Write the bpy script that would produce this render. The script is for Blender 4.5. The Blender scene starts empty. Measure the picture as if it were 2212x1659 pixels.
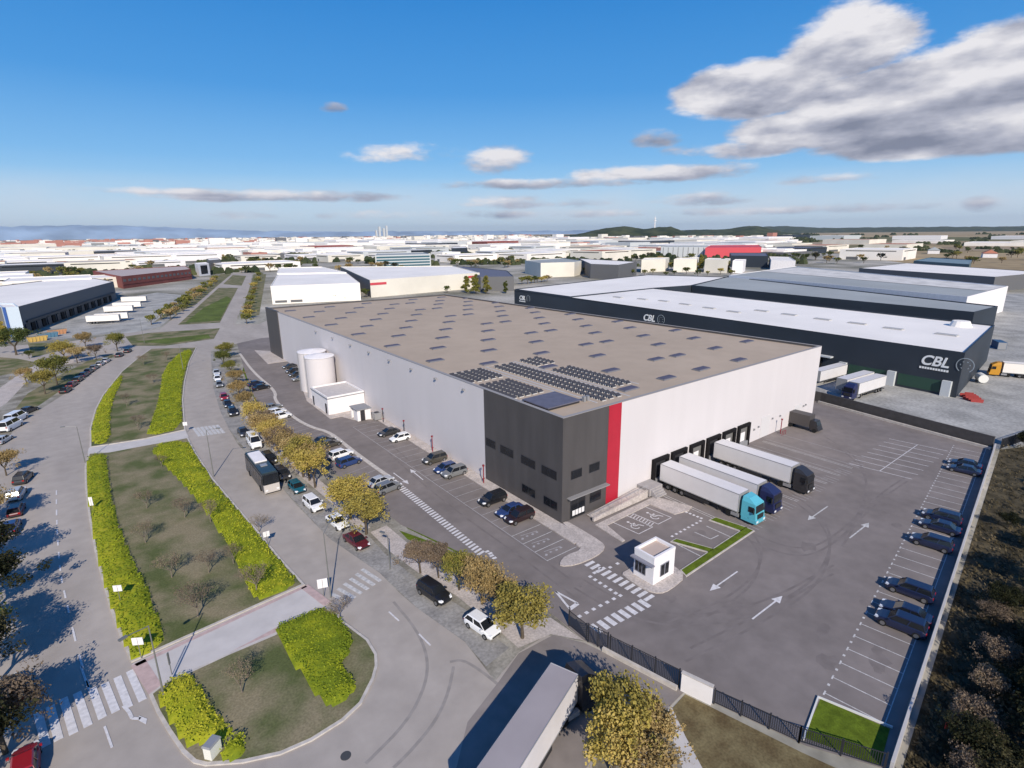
import bpy, bmesh, math, random
from math import radians as R, sin, cos, pi
from mathutils import Vector as V, noise
random.seed(7)
SC = bpy.context.scene
COL = SC.collection

# ------------------------------------------------------------------ camera
# world metres: origin = near corner of the big warehouse, x along its dock
# facade, y along its long side facade, z up
S = 1.22
FPX = 1177.3
YAW, PIT, ROL = R(52.68), R(15.4), R(-0.62)
CAM = V((-39.0*S, -41.9*S, 32.7*S))
_f0 = V((cos(YAW), sin(YAW), 0)); _r0 = V((sin(YAW), -cos(YAW), 0)); _up = V((0, 0, 1))
FWD = _f0*cos(PIT) - _up*sin(PIT)
_u2 = _up*cos(PIT) + _f0*sin(PIT)
RGT = _r0*cos(ROL) + _u2*sin(ROL)
UPV = -_r0*sin(ROL) + _u2*cos(ROL)
cd = bpy.data.cameras.new('camera'); cam = bpy.data.objects.new('camera', cd); COL.objects.link(cam)
from mathutils import Matrix
m = Matrix((RGT, UPV, -FWD)).transposed().to_4x4(); m.translation = CAM
cam.matrix_world = m
cd.sensor_width = 36; cd.lens = FPX/2212*36; cd.clip_end = 120000; cd.clip_start = 0.5
SC.camera = cam

def ray(x, y): return FWD + RGT*((x-1106)/FPX) - UPV*((y-829.5)/FPX)
def G3(x, y, z=0.0):                       # sight line of a survey point -> point at height z
    d = ray(x, y); return CAM + d*((z-CAM.z)/d.z)
def G(x, y, z=0.0):
    p = G3(x, y, z); return (p.x, p.y)
def GL(pts, z=0.0): return [G(a, b, z) for a, b in pts]
def PX(x, y, z=0.0):                      # back to survey coordinates (for keeping clear of things)
    d = V((x, y, z)) - CAM; k = d.dot(FWD)
    if k < 1: return (-9999, -9999)
    return (1106+FPX*d.dot(RGT)/k, 829.5-FPX*d.dot(UPV)/k)

# ------------------------------------------------------------------ light
SUN_FROM = V((-0.41, -0.91, 0)).normalized(); ELEV = R(33)
SC.view_settings.view_transform = 'Standard'; SC.view_settings.look = 'None'
SC.view_settings.gamma = 1; SC.view_settings.exposure = 0.33
sd = bpy.data.lights.new('sun', 'SUN'); sd.energy = 4.1; sd.angle = R(0.5); sd.color = (1.0, 0.91, 0.785)
so = bpy.data.objects.new('sun', sd); COL.objects.link(so)
sdir = -(SUN_FROM*cos(ELEV) + V((0, 0, sin(ELEV))))
so.rotation_euler = sdir.to_track_quat('-Z', 'Y').to_euler()
W = bpy.data.worlds.new('World'); SC.world = W; W.use_nodes = True
def world():
    nt = W.node_tree; N = nt.nodes; L = nt.links; N.clear()
    out = N.new('ShaderNodeOutputWorld'); bg = N.new('ShaderNodeBackground')
    bg.inputs[1].default_value = 0.12
    sky = N.new('ShaderNodeTexSky'); sky.sky_type = 'NISHITA'; sky.sun_disc = False
    sky.sun_elevation = ELEV; sky.sun_rotation = math.atan2(SUN_FROM.x, SUN_FROM.y)
    sky.air_density = 1.0; sky.dust_density = 0.3; sky.ozone_density = 2.2; sky.altitude = 600
    hs = N.new('ShaderNodeHueSaturation'); hs.inputs['Saturation'].default_value = 1.25; hs.inputs['Value'].default_value = 1.12
    L.new(sky.outputs[0], hs.inputs['Color'])
    tc = N.new('ShaderNodeTexCoord'); sep = N.new('ShaderNodeSeparateXYZ'); L.new(tc.outputs['Generated'], sep.inputs[0])
    def M(op, a, b=None, c=None, clamp=False):
        n = N.new('ShaderNodeMath'); n.operation = op; n.use_clamp = clamp
        for i, v in enumerate((a, b, c)):
            if v is None: continue
            if isinstance(v, (int, float)): n.inputs[i].default_value = v
            else: L.new(v, n.inputs[i])
        return n.outputs[0]
    az = M('ARCTAN2', sep.outputs[1], sep.outputs[0])
    el = M('ARCSINE', sep.outputs[2])
    def ae(x, y):
        d = ray(x, y).normalized(); return math.atan2(d.y, d.x), math.asin(d.z)
    cmb = N.new('ShaderNodeCombineXYZ'); L.new(az, cmb.inputs[0]); L.new(M('MULTIPLY', el, 2.7), cmb.inputs[1])
    def nz(scale, detail, off, rough=.55):
        mp = N.new('ShaderNodeMapping'); mp.inputs['Location'].default_value = off; L.new(cmb.outputs[0], mp.inputs[0])
        n = N.new('ShaderNodeTexNoise'); n.inputs['Scale'].default_value = scale; n.inputs['Detail'].default_value = detail
        n.inputs['Roughness'].default_value = rough; L.new(mp.outputs[0], n.inputs['Vector']); return n.outputs[0]
    n4 = nz(6, 5, (0, 0, 0), .5); n5 = nz(6, 5, (0, -.05, 0), .5)
    n1 = nz(9, 9, (0, 0, 0), .62); n2 = nz(4.5, 6, (3, 1, 0)); n3 = nz(9, 9, (0, -.045, 0), .62)
    # cumulus banks: centre px, half widths px, strength
    banks = [(1990, 235, 440, 130, 1.6), (1830, 110, 170, 105, 1.3), (2160, 170, 240, 125, 1.6), (1640, 205, 210, 80, 1.35), (1760, 285, 230, 60, 1.3),
             (2080, 300, 480, 62, 1.4), (1415, 302, 60, 24, .5), (1630, 322, 210, 28, .62),
             (1430, 378, 240, 24, .7), (1200, 398, 280, 16, .55), (1080, 356, 90, 34, .5), (870, 338, 120, 28, .46),
             (600, 426, 260, 17, .55), (400, 416, 180, 12, .45), (1530, 432, 160, 20, .48), (1180, 440, 180, 18, .42),
             (723, 234, 34, 14, .42), (1780, 388, 130, 14, .34), (2120, 445, 60, 22, .45), (1050, 465, 500, 12, .3), (1700, 455, 400, 12, .3)]
    mask = None; hgt = None
    for (x, y, w, h, s) in banks:
        a0, e0 = ae(x, y); aw = abs(ae(x+w, y)[0]-a0); ew = abs(ae(x, y-h)[1]-e0)
        da = M('DIVIDE', M('SUBTRACT', az, a0), aw); de = M('DIVIDE', M('SUBTRACT', el, e0), ew)
        # flat base: lower half falls off faster
        de2 = M('MULTIPLY', M('MINIMUM', de, 0.0), 1.45); de3 = M('ADD', M('MAXIMUM', de, 0.0), de2)
        r = M('ADD', M('MULTIPLY', da, da), M('MULTIPLY', de3, de3))
        v = M('MULTIPLY', M('SUBTRACT', 1.15, r), s)
        v = M('MAXIMUM', v, -1.1)
        mask = v if mask is None else M('MAXIMUM', mask, v)
        hv = M('MULTIPLY', M('MULTIPLY', M('SUBTRACT', 1.3, r, clamp=True), de), min(1, s+.35))
        hgt = hv if hgt is None else M('ADD', hgt, hv)
    d = M('ADD', mask, M('MULTIPLY', M('SUBTRACT', n1, .5), 2.4))
    d = M('ADD', d, M('MULTIPLY', M('SUBTRACT', n2, .5), 0.7))
    mr = N.new('ShaderNodeMapRange'); mr.interpolation_type = 'SMOOTHSTEP'; L.new(d, mr.inputs[0])
    mr.inputs[1].default_value = 0.0; mr.inputs[2].default_value = .7
    # low thin veil near the horizon
    veil = M('MULTIPLY', M('SUBTRACT', 1.0, M('DIVIDE', M('ABSOLUTE', M('SUBTRACT', el, .035)), .06), clamp=True), M('MULTIPLY', nz(7, 7, (8, 2, 0)), 1.25))
    # shading: light tops, grey bases
    lit = M('ADD', M('ADD', M('MULTIPLY', M('SUBTRACT', n4, n5), 3.0), M('MULTIPLY', M('SUBTRACT', n1, n3), 1.3)), M('ADD', M('MULTIPLY', hgt, .62), .68))
    lit = M('SUBTRACT', lit, M('MULTIPLY', M('SUBTRACT', d, 1.0, clamp=True), .30))
    lit = M('ADD', M('MULTIPLY', lit, .80), .02)
    cr = N.new('ShaderNodeValToRGB'); L.new(lit, cr.inputs[0])
    cr.color_ramp.elements[0].position = .05; cr.color_ramp.elements[0].color = (1.5, 1.65, 2.2, 1)
    cr.color_ramp.elements[1].position = .95; cr.color_ramp.elements[1].color = (5.6, 5.5, 5.7, 1)
    e = cr.color_ramp.elements.new(.45); e.color = (2.9, 3.0, 3.6, 1)
    # clear deep blue overhead, paling towards the horizon
    sr = N.new('ShaderNodeValToRGB'); L.new(M('DIVIDE', el, 1.0, clamp=True), sr.inputs[0]); se = sr.color_ramp.elements
    se[0].position = 0; se[0].color = (.66, .84, .97, 1); se[1].position = .75; se[1].color = (.012, .11, .42, 1)
    for p_, c_ in ((.05, (.43, .70, .95)), (.12, (.20, .50, .89)), (.22, (.065, .33, .78)), (.36, (.022, .24, .68))):
        k_ = se.new(p_); k_.color = c_+(1,)
    sv = N.new('ShaderNodeVectorMath'); sv.operation = 'SCALE'; sv.inputs['Scale'].default_value = 6.2; L.new(sr.outputs[0], sv.inputs[0])
    sm = N.new('ShaderNodeMix'); sm.data_type = 'RGBA'; sm.inputs[0].default_value = .92; L.new(hs.outputs[0], sm.inputs[6]); L.new(sv.outputs[0], sm.inputs[7])
    mx0 = N.new('ShaderNodeMix'); mx0.data_type = 'RGBA'
    mx0.inputs[0].default_value = 0
    L.new(sm.outputs[2], mx0.inputs[6])
    mx1 = N.new('ShaderNodeMix'); mx1.data_type = 'RGBA'; L.new(veil, mx1.inputs[0]); L.new(mx0.outputs[2], mx1.inputs[6]); mx1.inputs[7].default_value = (4.6, 5.0, 5.6, 1)
    mx = N.new('ShaderNodeMix'); mx.data_type = 'RGBA'; L.new(mr.outputs[0], mx.inputs[0]); L.new(mx1.outputs[2], mx.inputs[6]); L.new(cr.outputs[0], mx.inputs[7])
    L.new(mx.outputs[2], bg.inputs[0]); L.new(bg.outputs[0], out.inputs[0])
world()

# ------------------------------------------------------------------ materials
MATS = {}
def mat(name, c, rough=.7, var=.0, scale=1.0, c2=None, metal=0, bump=0, detail=6, spec=None, objcol=False, ramp=(.35, .65), stretch=None, fine=0, fa=.2):
    if name in MATS: return MATS[name]
    mt = bpy.data.materials.new(name); mt.use_nodes = True; nt = mt.node_tree; N = nt.nodes; L = nt.links
    b = N['Principled BSDF']; b.inputs['Roughness'].default_value = rough; b.inputs['Metallic'].default_value = metal
    if spec is None and rough >= .75: spec = .12
    if spec is not None: b.inputs['Specular IOR Level'].default_value = spec
    c = tuple(c)+(1,)
    if objcol:
        oi = N.new('ShaderNodeObjectInfo'); L.new(oi.outputs['Color'], b.inputs['Base Color'])
        b.inputs['Coat Weight'].default_value = .6; b.inputs['Coat Roughness'].default_value = .08
    elif var or c2:
        tc = N.new('ShaderNodeTexCoord'); src = tc.outputs['Object']
        if stretch:
            mp = N.new('ShaderNodeMapping'); mp.inputs['Scale'].default_value = stretch; L.new(src, mp.inputs[0]); src = mp.outputs[0]
        n = N.new('ShaderNodeTexNoise'); n.inputs['Scale'].default_value = scale; n.inputs['Detail'].default_value = detail
        L.new(src, n.inputs['Vector'])
        r = N.new('ShaderNodeValToRGB'); L.new(n.outputs[0], r.inputs[0])
        r.color_ramp.elements[0].position = ramp[0]; r.color_ramp.elements[1].position = ramp[1]
        d = tuple(c2)+(1,) if c2 else tuple(max(0, v*(1+var)) for v in c[:3])+(1,)
        a = c if c2 else tuple(max(0, v*(1-var)) for v in c[:3])+(1,)
        r.color_ramp.elements[0].color = a; r.color_ramp.elements[1].color = d
        o = r.outputs[0]
        if fine:
            n2 = N.new('ShaderNodeTexNoise'); n2.inputs['Scale'].default_value = fine; n2.inputs['Detail'].default_value = 3
            L.new(tc.outputs['Object'], n2.inputs['Vector'])
            mr = N.new('ShaderNodeMapRange'); L.new(n2.outputs[0], mr.inputs[0]); mr.inputs[1].default_value = .3; mr.inputs[2].default_value = .7
            mr.inputs[3].default_value = 1-fa; mr.inputs[4].default_value = 1+fa
            vm = N.new('ShaderNodeVectorMath'); vm.operation = 'SCALE'; L.new(o, vm.inputs[0]); L.new(mr.outputs[0], vm.inputs['Scale']); o = vm.outputs[0]
        L.new(o, b.inputs['Base Color'])
        if bump:
            bp = N.new('ShaderNodeBump'); bp.inputs['Strength'].default_value = bump; bp.inputs['Distance'].default_value = .1
            L.new(n.outputs[0], bp.inputs['Height']); L.new(bp.outputs[0], b.inputs['Normal'])
    else: b.inputs['Base Color'].default_value = c
    MATS[name] = mt; return mt

def leafmat(name, ca, cb, cc, scale=.7):
    """foliage: three leaf colours in clumps, shifted a little per tree"""
    mt = bpy.data.materials.new(name); mt.use_nodes = True; nt = mt.node_tree; N = nt.nodes; L = nt.links
    b = N['Principled BSDF']; b.inputs['Roughness'].default_value = .75; b.inputs['Specular IOR Level'].default_value = .15
    tc = N.new('ShaderNodeTexCoord'); oi = N.new('ShaderNodeObjectInfo')
    ad = N.new('ShaderNodeVectorMath'); ad.operation = 'ADD'; L.new(tc.outputs['Object'], ad.inputs[0])
    ml = N.new('ShaderNodeMath'); ml.operation = 'MULTIPLY'; ml.inputs[1].default_value = 50; L.new(oi.outputs['Random'], ml.inputs[0]); L.new(ml.outputs[0], ad.inputs[1])
    n = N.new('ShaderNodeTexNoise'); n.inputs['Scale'].default_value = scale; n.inputs['Detail'].default_value = 8; n.inputs['Roughness'].default_value = .75
    L.new(ad.outputs[0], n.inputs['Vector'])
    sh = N.new('ShaderNodeMapRange'); L.new(oi.outputs['Random'], sh.inputs[0]); sh.inputs[3].default_value = -.12; sh.inputs[4].default_value = .12
    a2 = N.new('ShaderNodeMath'); a2.operation = 'ADD'; L.new(n.outputs[0], a2.inputs[0]); L.new(sh.outputs[0], a2.inputs[1])
    r = N.new('ShaderNodeValToRGB'); L.new(a2.outputs[0], r.inputs[0]); el = r.color_ramp.elements
    el[0].position = .34; el[0].color = tuple(ca)+(1,); el[1].position = .66; el[1].color = tuple(cc)+(1,)
    e = el.new(.5); e.color = tuple(cb)+(1,)
    L.new(r.outputs[0], b.inputs['Base Color'])
    tr = N.new('ShaderNodeBsdfTranslucent'); L.new(r.outputs[0], tr.inputs[0]); ms = N.new('ShaderNodeMixShader'); ms.inputs[0].default_value = .3
    L.new(b.outputs[0], ms.inputs[1]); L.new(tr.outputs[0], ms.inputs[2]); L.new(ms.outputs[0], N['Material Output'].inputs[0])
    MATS[name] = mt; return mt

# ------------------------------------------------------------------ mesh builder
class MB:
    def __init__(s, org=(0, 0, 0), rz=0.0):
        s.v = []; s.f = []; s.m = []; s.o = V(org); s.c = cos(-rz); s.s = sin(-rz); s.cur = 0
    def add(s, vs, fs, mi=None):
        k = len(s.v)
        for p in vs:
            x = p[0]-s.o.x; y = p[1]-s.o.y; z = p[2]-s.o.z
            s.v.append((x*s.c-y*s.s, x*s.s+y*s.c, z))
        for f in fs: s.f.append([k+i for i in f]); s.m.append(s.cur if mi is None else mi)
        return s
    def box(s, x0, y0, z0, x1, y1, z1, mi=None):
        vs = [(x0, y0, z0), (x1, y0, z0), (x1, y1, z0), (x0, y1, z0), (x0, y0, z1), (x1, y0, z1), (x1, y1, z1), (x0, y1, z1)]
        return s.add(vs, [(0, 3, 2, 1), (4, 5, 6, 7), (0, 1, 5, 4), (1, 2, 6, 5), (2, 3, 7, 6), (3, 0, 4, 7)], mi)
    def hexa(s, bot, top, mi=None):
        n = len(bot); vs = list(bot)+list(top)
        fs = [tuple(range(n))[::-1], tuple(range(n, 2*n))]+[(i, (i+1) % n, n+(i+1) % n, n+i) for i in range(n)]
        return s.add(vs, fs, mi)
    def prism(s, poly, z0, z1, top=None, side=None, bottom=False):
        poly = ccw(poly); n = len(poly)
        vs = [(x, y, z0) for x, y in poly]+[(x, y, z1) for x, y in poly]; k = len(s.v)
        s.add(vs, [(i, (i+1) % n, n+(i+1) % n, n+i) for i in range(n)], side)
        s.f.append([k+n+i for i in range(n)]); s.m.append(s.cur if top is None else top)
        if bottom: s.f.append([k+i for i in range(n)][::-1]); s.m.append(s.cur)
        return s
    def sheet(s, poly, z, mi=None):
        poly = ccw(poly); return s.add([(x, y, z) for x, y in poly], [tuple(range(len(poly)))], mi)
    def tube(s, a, b, r0, r1=None, n=6, cap=True, mi=None):
        r1 = r0 if r1 is None else r1; a = V(a); b = V(b); d = (b-a).normalized()
        q = V((0, 0, 1)) if abs(d.z) < .9 else V((1, 0, 0)); u = d.cross(q).normalized(); w = d.cross(u)
        vs = [tuple(a+(u*cos(t)+w*sin(t))*r0) for t in [2*pi*i/n for i in range(n)]]+[tuple(b+(u*cos(t)+w*sin(t))*r1) for t in [2*pi*i/n for i in range(n)]]
        fs = [(i, n+i, n+(i+1) % n, (i+1) % n) for i in range(n)]
        if cap: fs += [tuple(range(n)), tuple(range(n, 2*n))[::-1]]
        return s.add(vs, fs, mi)
    def strip(s, pts, w, z, mi=None, closed=False):
        n = len(pts); rng = n if closed else n-1
        L_, R_ = [], []
        for i in range(n):
            a = V(pts[(i-1) % n] if (closed or i > 0) else pts[i]); b = V(pts[(i+1) % n] if (closed or i < n-1) else pts[i])
            d = (b-a); d = d.normalized() if d.length else V((1, 0)); nn = V((-d.y, d.x))*w/2; p = V(pts[i])
            L_.append((p.x+nn.x, p.y+nn.y, z)); R_.append((p.x-nn.x, p.y-nn.y, z))
        return s.add(L_+R_, [(n+i, n+(i+1) % n, (i+1) % n, i) for i in range(rng)], mi)
    def rib(s, pts, w, z0, z1, mi=None):         # raised strip (kerb, low wall) along a line
        n = len(pts); vs = []
        for i in range(n):
            a = V(pts[max(0, i-1)]); b = V(pts[min(n-1, i+1)]); d = (b-a).normalized(); nn = V((-d.y, d.x))*w/2; p = V(pts[i])
            for q in (p+nn, p-nn): vs += [(q.x, q.y, z0), (q.x, q.y, z1)]
        fs = []
        for i in range(n-1):
            k = 4*i; fs += [(k+1, k+3, k+7, k+5), (k, k+1, k+5, k+4), (k+3, k+2, k+6, k+7)]
        fs += [(0, 2, 3, 1), (4*n-4, 4*n-3, 4*n-1, 4*n-2)]
        return s.add(vs, fs, mi)
    def build(s, name, mats, parent=None, smooth=False, loc=None):
        me = bpy.data.meshes.new(name); me.from_pydata(s.v, [], s.f)
        for mm in (mats if isinstance(mats, (list, tuple)) else [mats]): me.materials.append(mm)
        me.polygons.foreach_set('material_index', s.m)
        if smooth: me.polygons.foreach_set('use_smooth', [True]*len(s.f))
        me.update()
        o = bpy.data.objects.new(name, me); COL.objects.link(o)
        if parent: o.parent = parent
        if loc: o.location = loc
        return o
def ccw(p):
    a = sum(p[i][0]*p[(i+1) % len(p)][1]-p[(i+1) % len(p)][0]*p[i][1] for i in range(len(p)))
    return list(p) if a > 0 else list(p)[::-1]
def chaikin(p, it=2, closed=True):
    for _ in range(it):
        q = []; n = len(p)
        if not closed: q.append(p[0])
        for i in range(n if closed else n-1):
            a, b = p[i], p[(i+1) % n]
            q.append((a[0]*.75+b[0]*.25, a[1]*.75+b[1]*.25)); q.append((a[0]*.25+b[0]*.75, a[1]*.25+b[1]*.75))
        if not closed: q.append(p[-1])
        p = q
    return p
def inset(p, d):
    p = ccw(p); n = len(p); out = []
    for i in range(n):
        a, b, c = V(p[i-1]), V(p[i]), V(p[(i+1) % n])
        e1 = (b-a).normalized(); e2 = (c-b).normalized(); n1 = V((-e1.y, e1.x)); n2 = V((-e2.y, e2.x)); q = (n1+n2)
        if q.length < .2: q = n1*1.0
        q = q.normalized(); k = d/max(.5, q.dot(n1)); out.append((b.x+q.x*k, b.y+q.y*k))
    return out
def inside(p, x, y):
    r = False; n = len(p); j = n-1
    for i in range(n):
        if (p[i][1] > y) != (p[j][1] > y) and x < (p[j][0]-p[i][0])*(y-p[i][1])/(p[j][1]-p[i][1])+p[i][0]: r = not r
        j = i
    return r
def tag(o, label=None, cat=None, group=None, kind=None):
    if label: o['label'] = label
    if cat: o['category'] = cat
    if group: o['group'] = group
    if kind: o['kind'] = kind
    return o
def empty(name, loc, rz=0, label=None, cat=None, group=None):
    o = bpy.data.objects.new(name, None); COL.objects.link(o); o.location = (loc[0], loc[1], loc[2] if len(loc) > 2 else 0)
    o.rotation_euler = (0, 0, rz); o.empty_display_size = .5; return tag(o, label, cat, group)
KIDS = {}
def kids(o): return [c for c in bpy.data.objects if c.parent == o]
def copy_tree(o, parent=None, cache={}):
    if o.name not in cache: cache[o.name] = kids(o)
    c = o.copy(); COL.objects.link(c)
    if parent is not None: c.parent = parent
    for ch in cache[o.name]: copy_tree(ch, c)
    return c
def struct(o, label=None): o['kind'] = 'structure'; 

# ------------------------------------------------------------------ surfaces
M_field = mat('field_soil', (.24, .18, .10), .95, c2=(.44, .34, .21), scale=.0035, detail=9, stretch=(1, .35, 1), fine=.05)
M_dirt = mat('dirt', (.17, .155, .125), .95, c2=(.34, .32, .28), scale=.25, detail=9, fine=3)
M_yard = mat('yard_asphalt', (.205, .180, .170), .9, var=.17, scale=.10, detail=8, ramp=(.25, .75), fine=.55, fa=.09)
M_road = mat('road_asphalt', (.375, .335, .30), .9, var=.15, scale=.12, detail=6, stretch=(1, .25, 1), ramp=(.25, .75), fine=.5, fa=.07)
M_lane = mat('parking_lane', (.22, .21, .20), .9, c2=(.33, .315, .295), scale=.35, fine=3)
M_pave = mat('pavement_concrete', (.46, .41, .38), .85, var=.10, scale=.6, fine=4)
M_pink = mat('pink_paving', (.48, .36, .34), .85, var=.1, scale=2)
M_lightpave = mat('path_paving', (.52, .49, .47), .85, var=.06, scale=.5)
M_kerb = mat('kerb_stone', (.50, .46, .42), .85, var=.12, scale=1.5)
M_paint = mat('white_paint', (.62, .60, .60), .7, var=.12, scale=2.5)
M_worn = mat('worn_paint', (.50, .49, .48), .8, var=.2, scale=3)
M_faint = mat('faint_paint', (.36, .345, .35), .8, var=.12, scale=3)
M_redpaint = mat('red_paint', (.36, .22, .22), .8, var=.12, scale=3)
M_grass = mat('dull_grass', (.095, .112, .042), .95, c2=(.235, .20, .125), scale=.2, detail=9, fine=5, bump=.4, ramp=(.38, .62))
M_verge = mat('brown_verge', (.11, .08, .04), .95, c2=(.19, .155, .08), scale=.6, detail=9, fine=5, bump=.4)
M_lawn = mat('green_lawn', (.095, .135, .012), .95, var=.22, scale=1.2, detail=8, fine=9, bump=.3)
M_bank = mat('shaded_bank_soil', (.03, .026, .016), .95, c2=(.11, .09, .055), scale=.5, detail=9)  # heavy shade of the overgrown bank is put into this dark soil colour
M_conc = mat('yard_concrete', (.27, .265, .25), .9, c2=(.42, .41, .385), scale=.12, detail=8, fine=1.5)
M_oil = mat('tyre_marks', (.285, .26, .24), .8, var=.1, scale=1)
M_rough = mat('rough_ground', (.17, .165, .13), .95, c2=(.45, .42, .37), scale=.02, detail=9, fine=.6)

def sheet(name, polys, z, m_):
    b = MB()
    for p in polys: b.sheet(p, z)
    o = b.build(name, m_); struct(o); return o
b = MB(); b.sheet([(-60000, -60000), (60000, -60000), (60000, 60000), (-60000, 60000)], -.02); struct(b.build('ground', M_field))
# industrial area ground: pale dusty land between the near roads and the sheds
sheet('estate_ground', [[(-420, 60), (-60, 30), (-30, -60), (360, -60), (700, 160), (2600, 1500), (3600, 5200), (-1500, 6000), (-1500, 1500)]], 0, M_rough)
# street corridor
carriage = GL([(-260, 1850), (-60, 1190), (-10, 985), (40, 915), (88, 884), (160, 838), (215, 793), (262, 766), (312, 742), (330, 722), (345, 712), (410, 658), (470, 612),
               (500, 590), (545, 590), (540, 625), (520, 668), (508, 700), (560, 700), (582, 690), (586, 728), (520, 741), (455, 757), (457, 800), (461, 839), (476, 889), (493, 924), (513, 959), (560, 1010),
               (611, 1056), (636, 1086), (711, 1163), (820, 1238), (864, 1282), (901, 1314), (964, 1349), (1004, 1387), (1039, 1432), (1069, 1472), (1120, 1410), (1180, 1372),
               (1262, 1388), (1480, 1492), (1440, 1535), (1330, 1640), (1260, 1760), (1200, 1900), (900, 2100), (300, 2100)])
sheet('road', [carriage], .012, M_road)
sheet('side_road', [GL([(-40, 752), (150, 738), (300, 715), (345, 712), (330, 740), (270, 766), (215, 766), (60, 782), (-40, 800)])], .016, M_road)
# pavement strip between the street and the estate yard
strip_ = GL([(455, 757), (457, 800), (461, 839), (476, 889), (493, 924), (513, 959), (560, 1010), (611, 1056), (636, 1086), (711, 1163), (820, 1238), (864, 1282), (901, 1314), (964, 1349), (1004, 1387), (1039, 1432), (1069, 1472),
             (1120, 1410), (1180, 1372), (1262, 1386), (1190, 1325), (1094, 1244), (939, 1167), (866, 1134), (830, 1105), (750, 1045), (700, 1000), (620, 945), (575, 900), (545, 850), (525, 790), (512, 742)])
sheet('pavement', [strip_], .02, M_dirt)
sheet('parking_lane', [GL([(455, 765), (461, 839), (476, 889), (493, 924), (560, 1010), (611, 1056), (711, 1163), (820, 1238), (901, 1314), (1004, 1387), (1050, 1440), (1100, 1400), (1080, 1385), (1010, 1320), (900, 1250), (830, 1195), (790, 1150), (700, 1085), (640, 1030), (590, 985), (545, 935), (512, 885), (495, 840), (484, 800), (480, 765)])], .024, M_lane)
sheet('footway', [GL([(800, 1150), (840, 1190), (900, 1235), (990, 1290), (1075, 1360), (1120, 1400), (1190, 1370), (1262, 1384), (1190, 1335), (1130, 1335), (1090, 1325), (1010, 1262), (930, 1215), (865, 1160), (835, 1135)]),
                  GL([(516, 880), (545, 925), (600, 985), (650, 1030), (720, 1090), (780, 1150), (800, 1140), (735, 1075), (670, 1020), (610, 970), (560, 920), (525, 870)])], .028, M_pave)
sheet('grass_verge', [GL([(524, 800), (544, 852), (574, 902), (600, 930), (590, 905), (560, 850), (548, 825), (530, 780)]),
                      GL([(618, 938), (640, 938), (672, 946), (700, 990), (690, 995)]), GL([(712, 1005), (718, 1003), (752, 1034), (745, 1042)]),
                      GL([(868, 1128), (882, 1121), (908, 1146), (960, 1172), (1092, 1238), (1088, 1243), (938, 1170), (880, 1142)]),
                      GL([(862, 1146), (935, 1172), (1085, 1246), (1150, 1300), (1120, 1305), (1040, 1250), (960, 1200), (880, 1165)])], .034, M_lawn)
sheet('brown_verge', [GL([(1450, 1533), (1480, 1500), (1560, 1540), (1730, 1625), (1850, 1680), (1800, 1850), (1560, 1850)])], .03, M_verge)
sheet('entrance_asphalt', [GL([(1195, 1372), (1262, 1389), (1480, 1493), (1438, 1534), (1330, 1562), (1240, 1700), (1180, 1850), (940, 1850), (1010, 1560), (1078, 1472), (1120, 1412)])], .022, mat('entrance_asphalt', (.235, .208, .195), .9, var=.14, scale=.2, fine=.7, fa=.08))
sheet('footpath', [GL([(1436, 1532), (1452, 1530), (1480, 1590), (1520, 1665), (1600, 1850), (1530, 1850), (1480, 1680), (1455, 1600)]),], .034, M_lightpave)
sheet('verge_soil', [GL([(1330, 1560), (1436, 1534), (1455, 1600), (1480, 1680), (1530, 1850), (1180, 1900), (1240, 1740), (1290, 1640)])], .026, M_dirt)

# lot of the big warehouse
lot = GL([(512, 742), (525, 790), (545, 850), (575, 900), (620, 945), (700, 1000), (750, 1045), (830, 1105), (866, 1134), (939, 1167), (1094, 1244), (1190, 1325), (1262, 1384), (1480, 1490)]) + \
      [(-8.2, -37.9), (-5.4, -42.6), (20, -38.9), (81.8, -30.2), (90, 4), (84, 170), (4, 185)]
sheet('lot_asphalt', [lot], .04, M_yard)
# neighbour's concrete yard right of the lot
sheet('concrete_yard', [[(90.4, 4), (82.3, -30.6), (112, -42), (330, -60), (420, 30), (300, 70), (190, 30), (118, 60), (125, 190), (88, 170)]], .02, M_conc)
# dark overgrown bank below the lot wall
sheet('bank', [[(-7, -44.5), (-30, -120), (300, -120), (330, -64), (112, -44), (82.3, -31), (20, -39.8), (-5, -43.4)]], .016, M_bank)
sheet('left_plot', [GL([(-40, 800), (60, 782), (215, 766), (262, 766), (215, 793), (160, 838), (88, 884), (40, 915), (-10, 985), (-60, 1190), (-260, 1850), (-900, 1850), (-700, 900)])], .008, M_dirt)
sheet('left_lawns', [GL([(-20, 770), (40, 775), (75, 782), (70, 798), (0, 812), (-40, 815)]), GL([(60, 742), (120, 740), (122, 760), (70, 772)]), GL([(60, 850), (120, 815), (190, 780), (240, 765), (250, 768), (200, 795), (150, 830), (90, 872), (40, 905), (20, 900)])], .02, M_grass)
sheet('left_footpath', [GL([(-20, 830), (0, 838), (60, 795), (110, 782), (215, 768), (225, 772), (120, 792), (70, 812), (15, 870), (0, 880), (-20, 880)])], .024, M_pave)
sheet('depot_yard', [GL([(52, 735), (257, 645), (340, 632), (420, 640), (395, 668), (345, 706), (290, 718), (215, 722), (110, 735)])], .02, M_conc)

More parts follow.
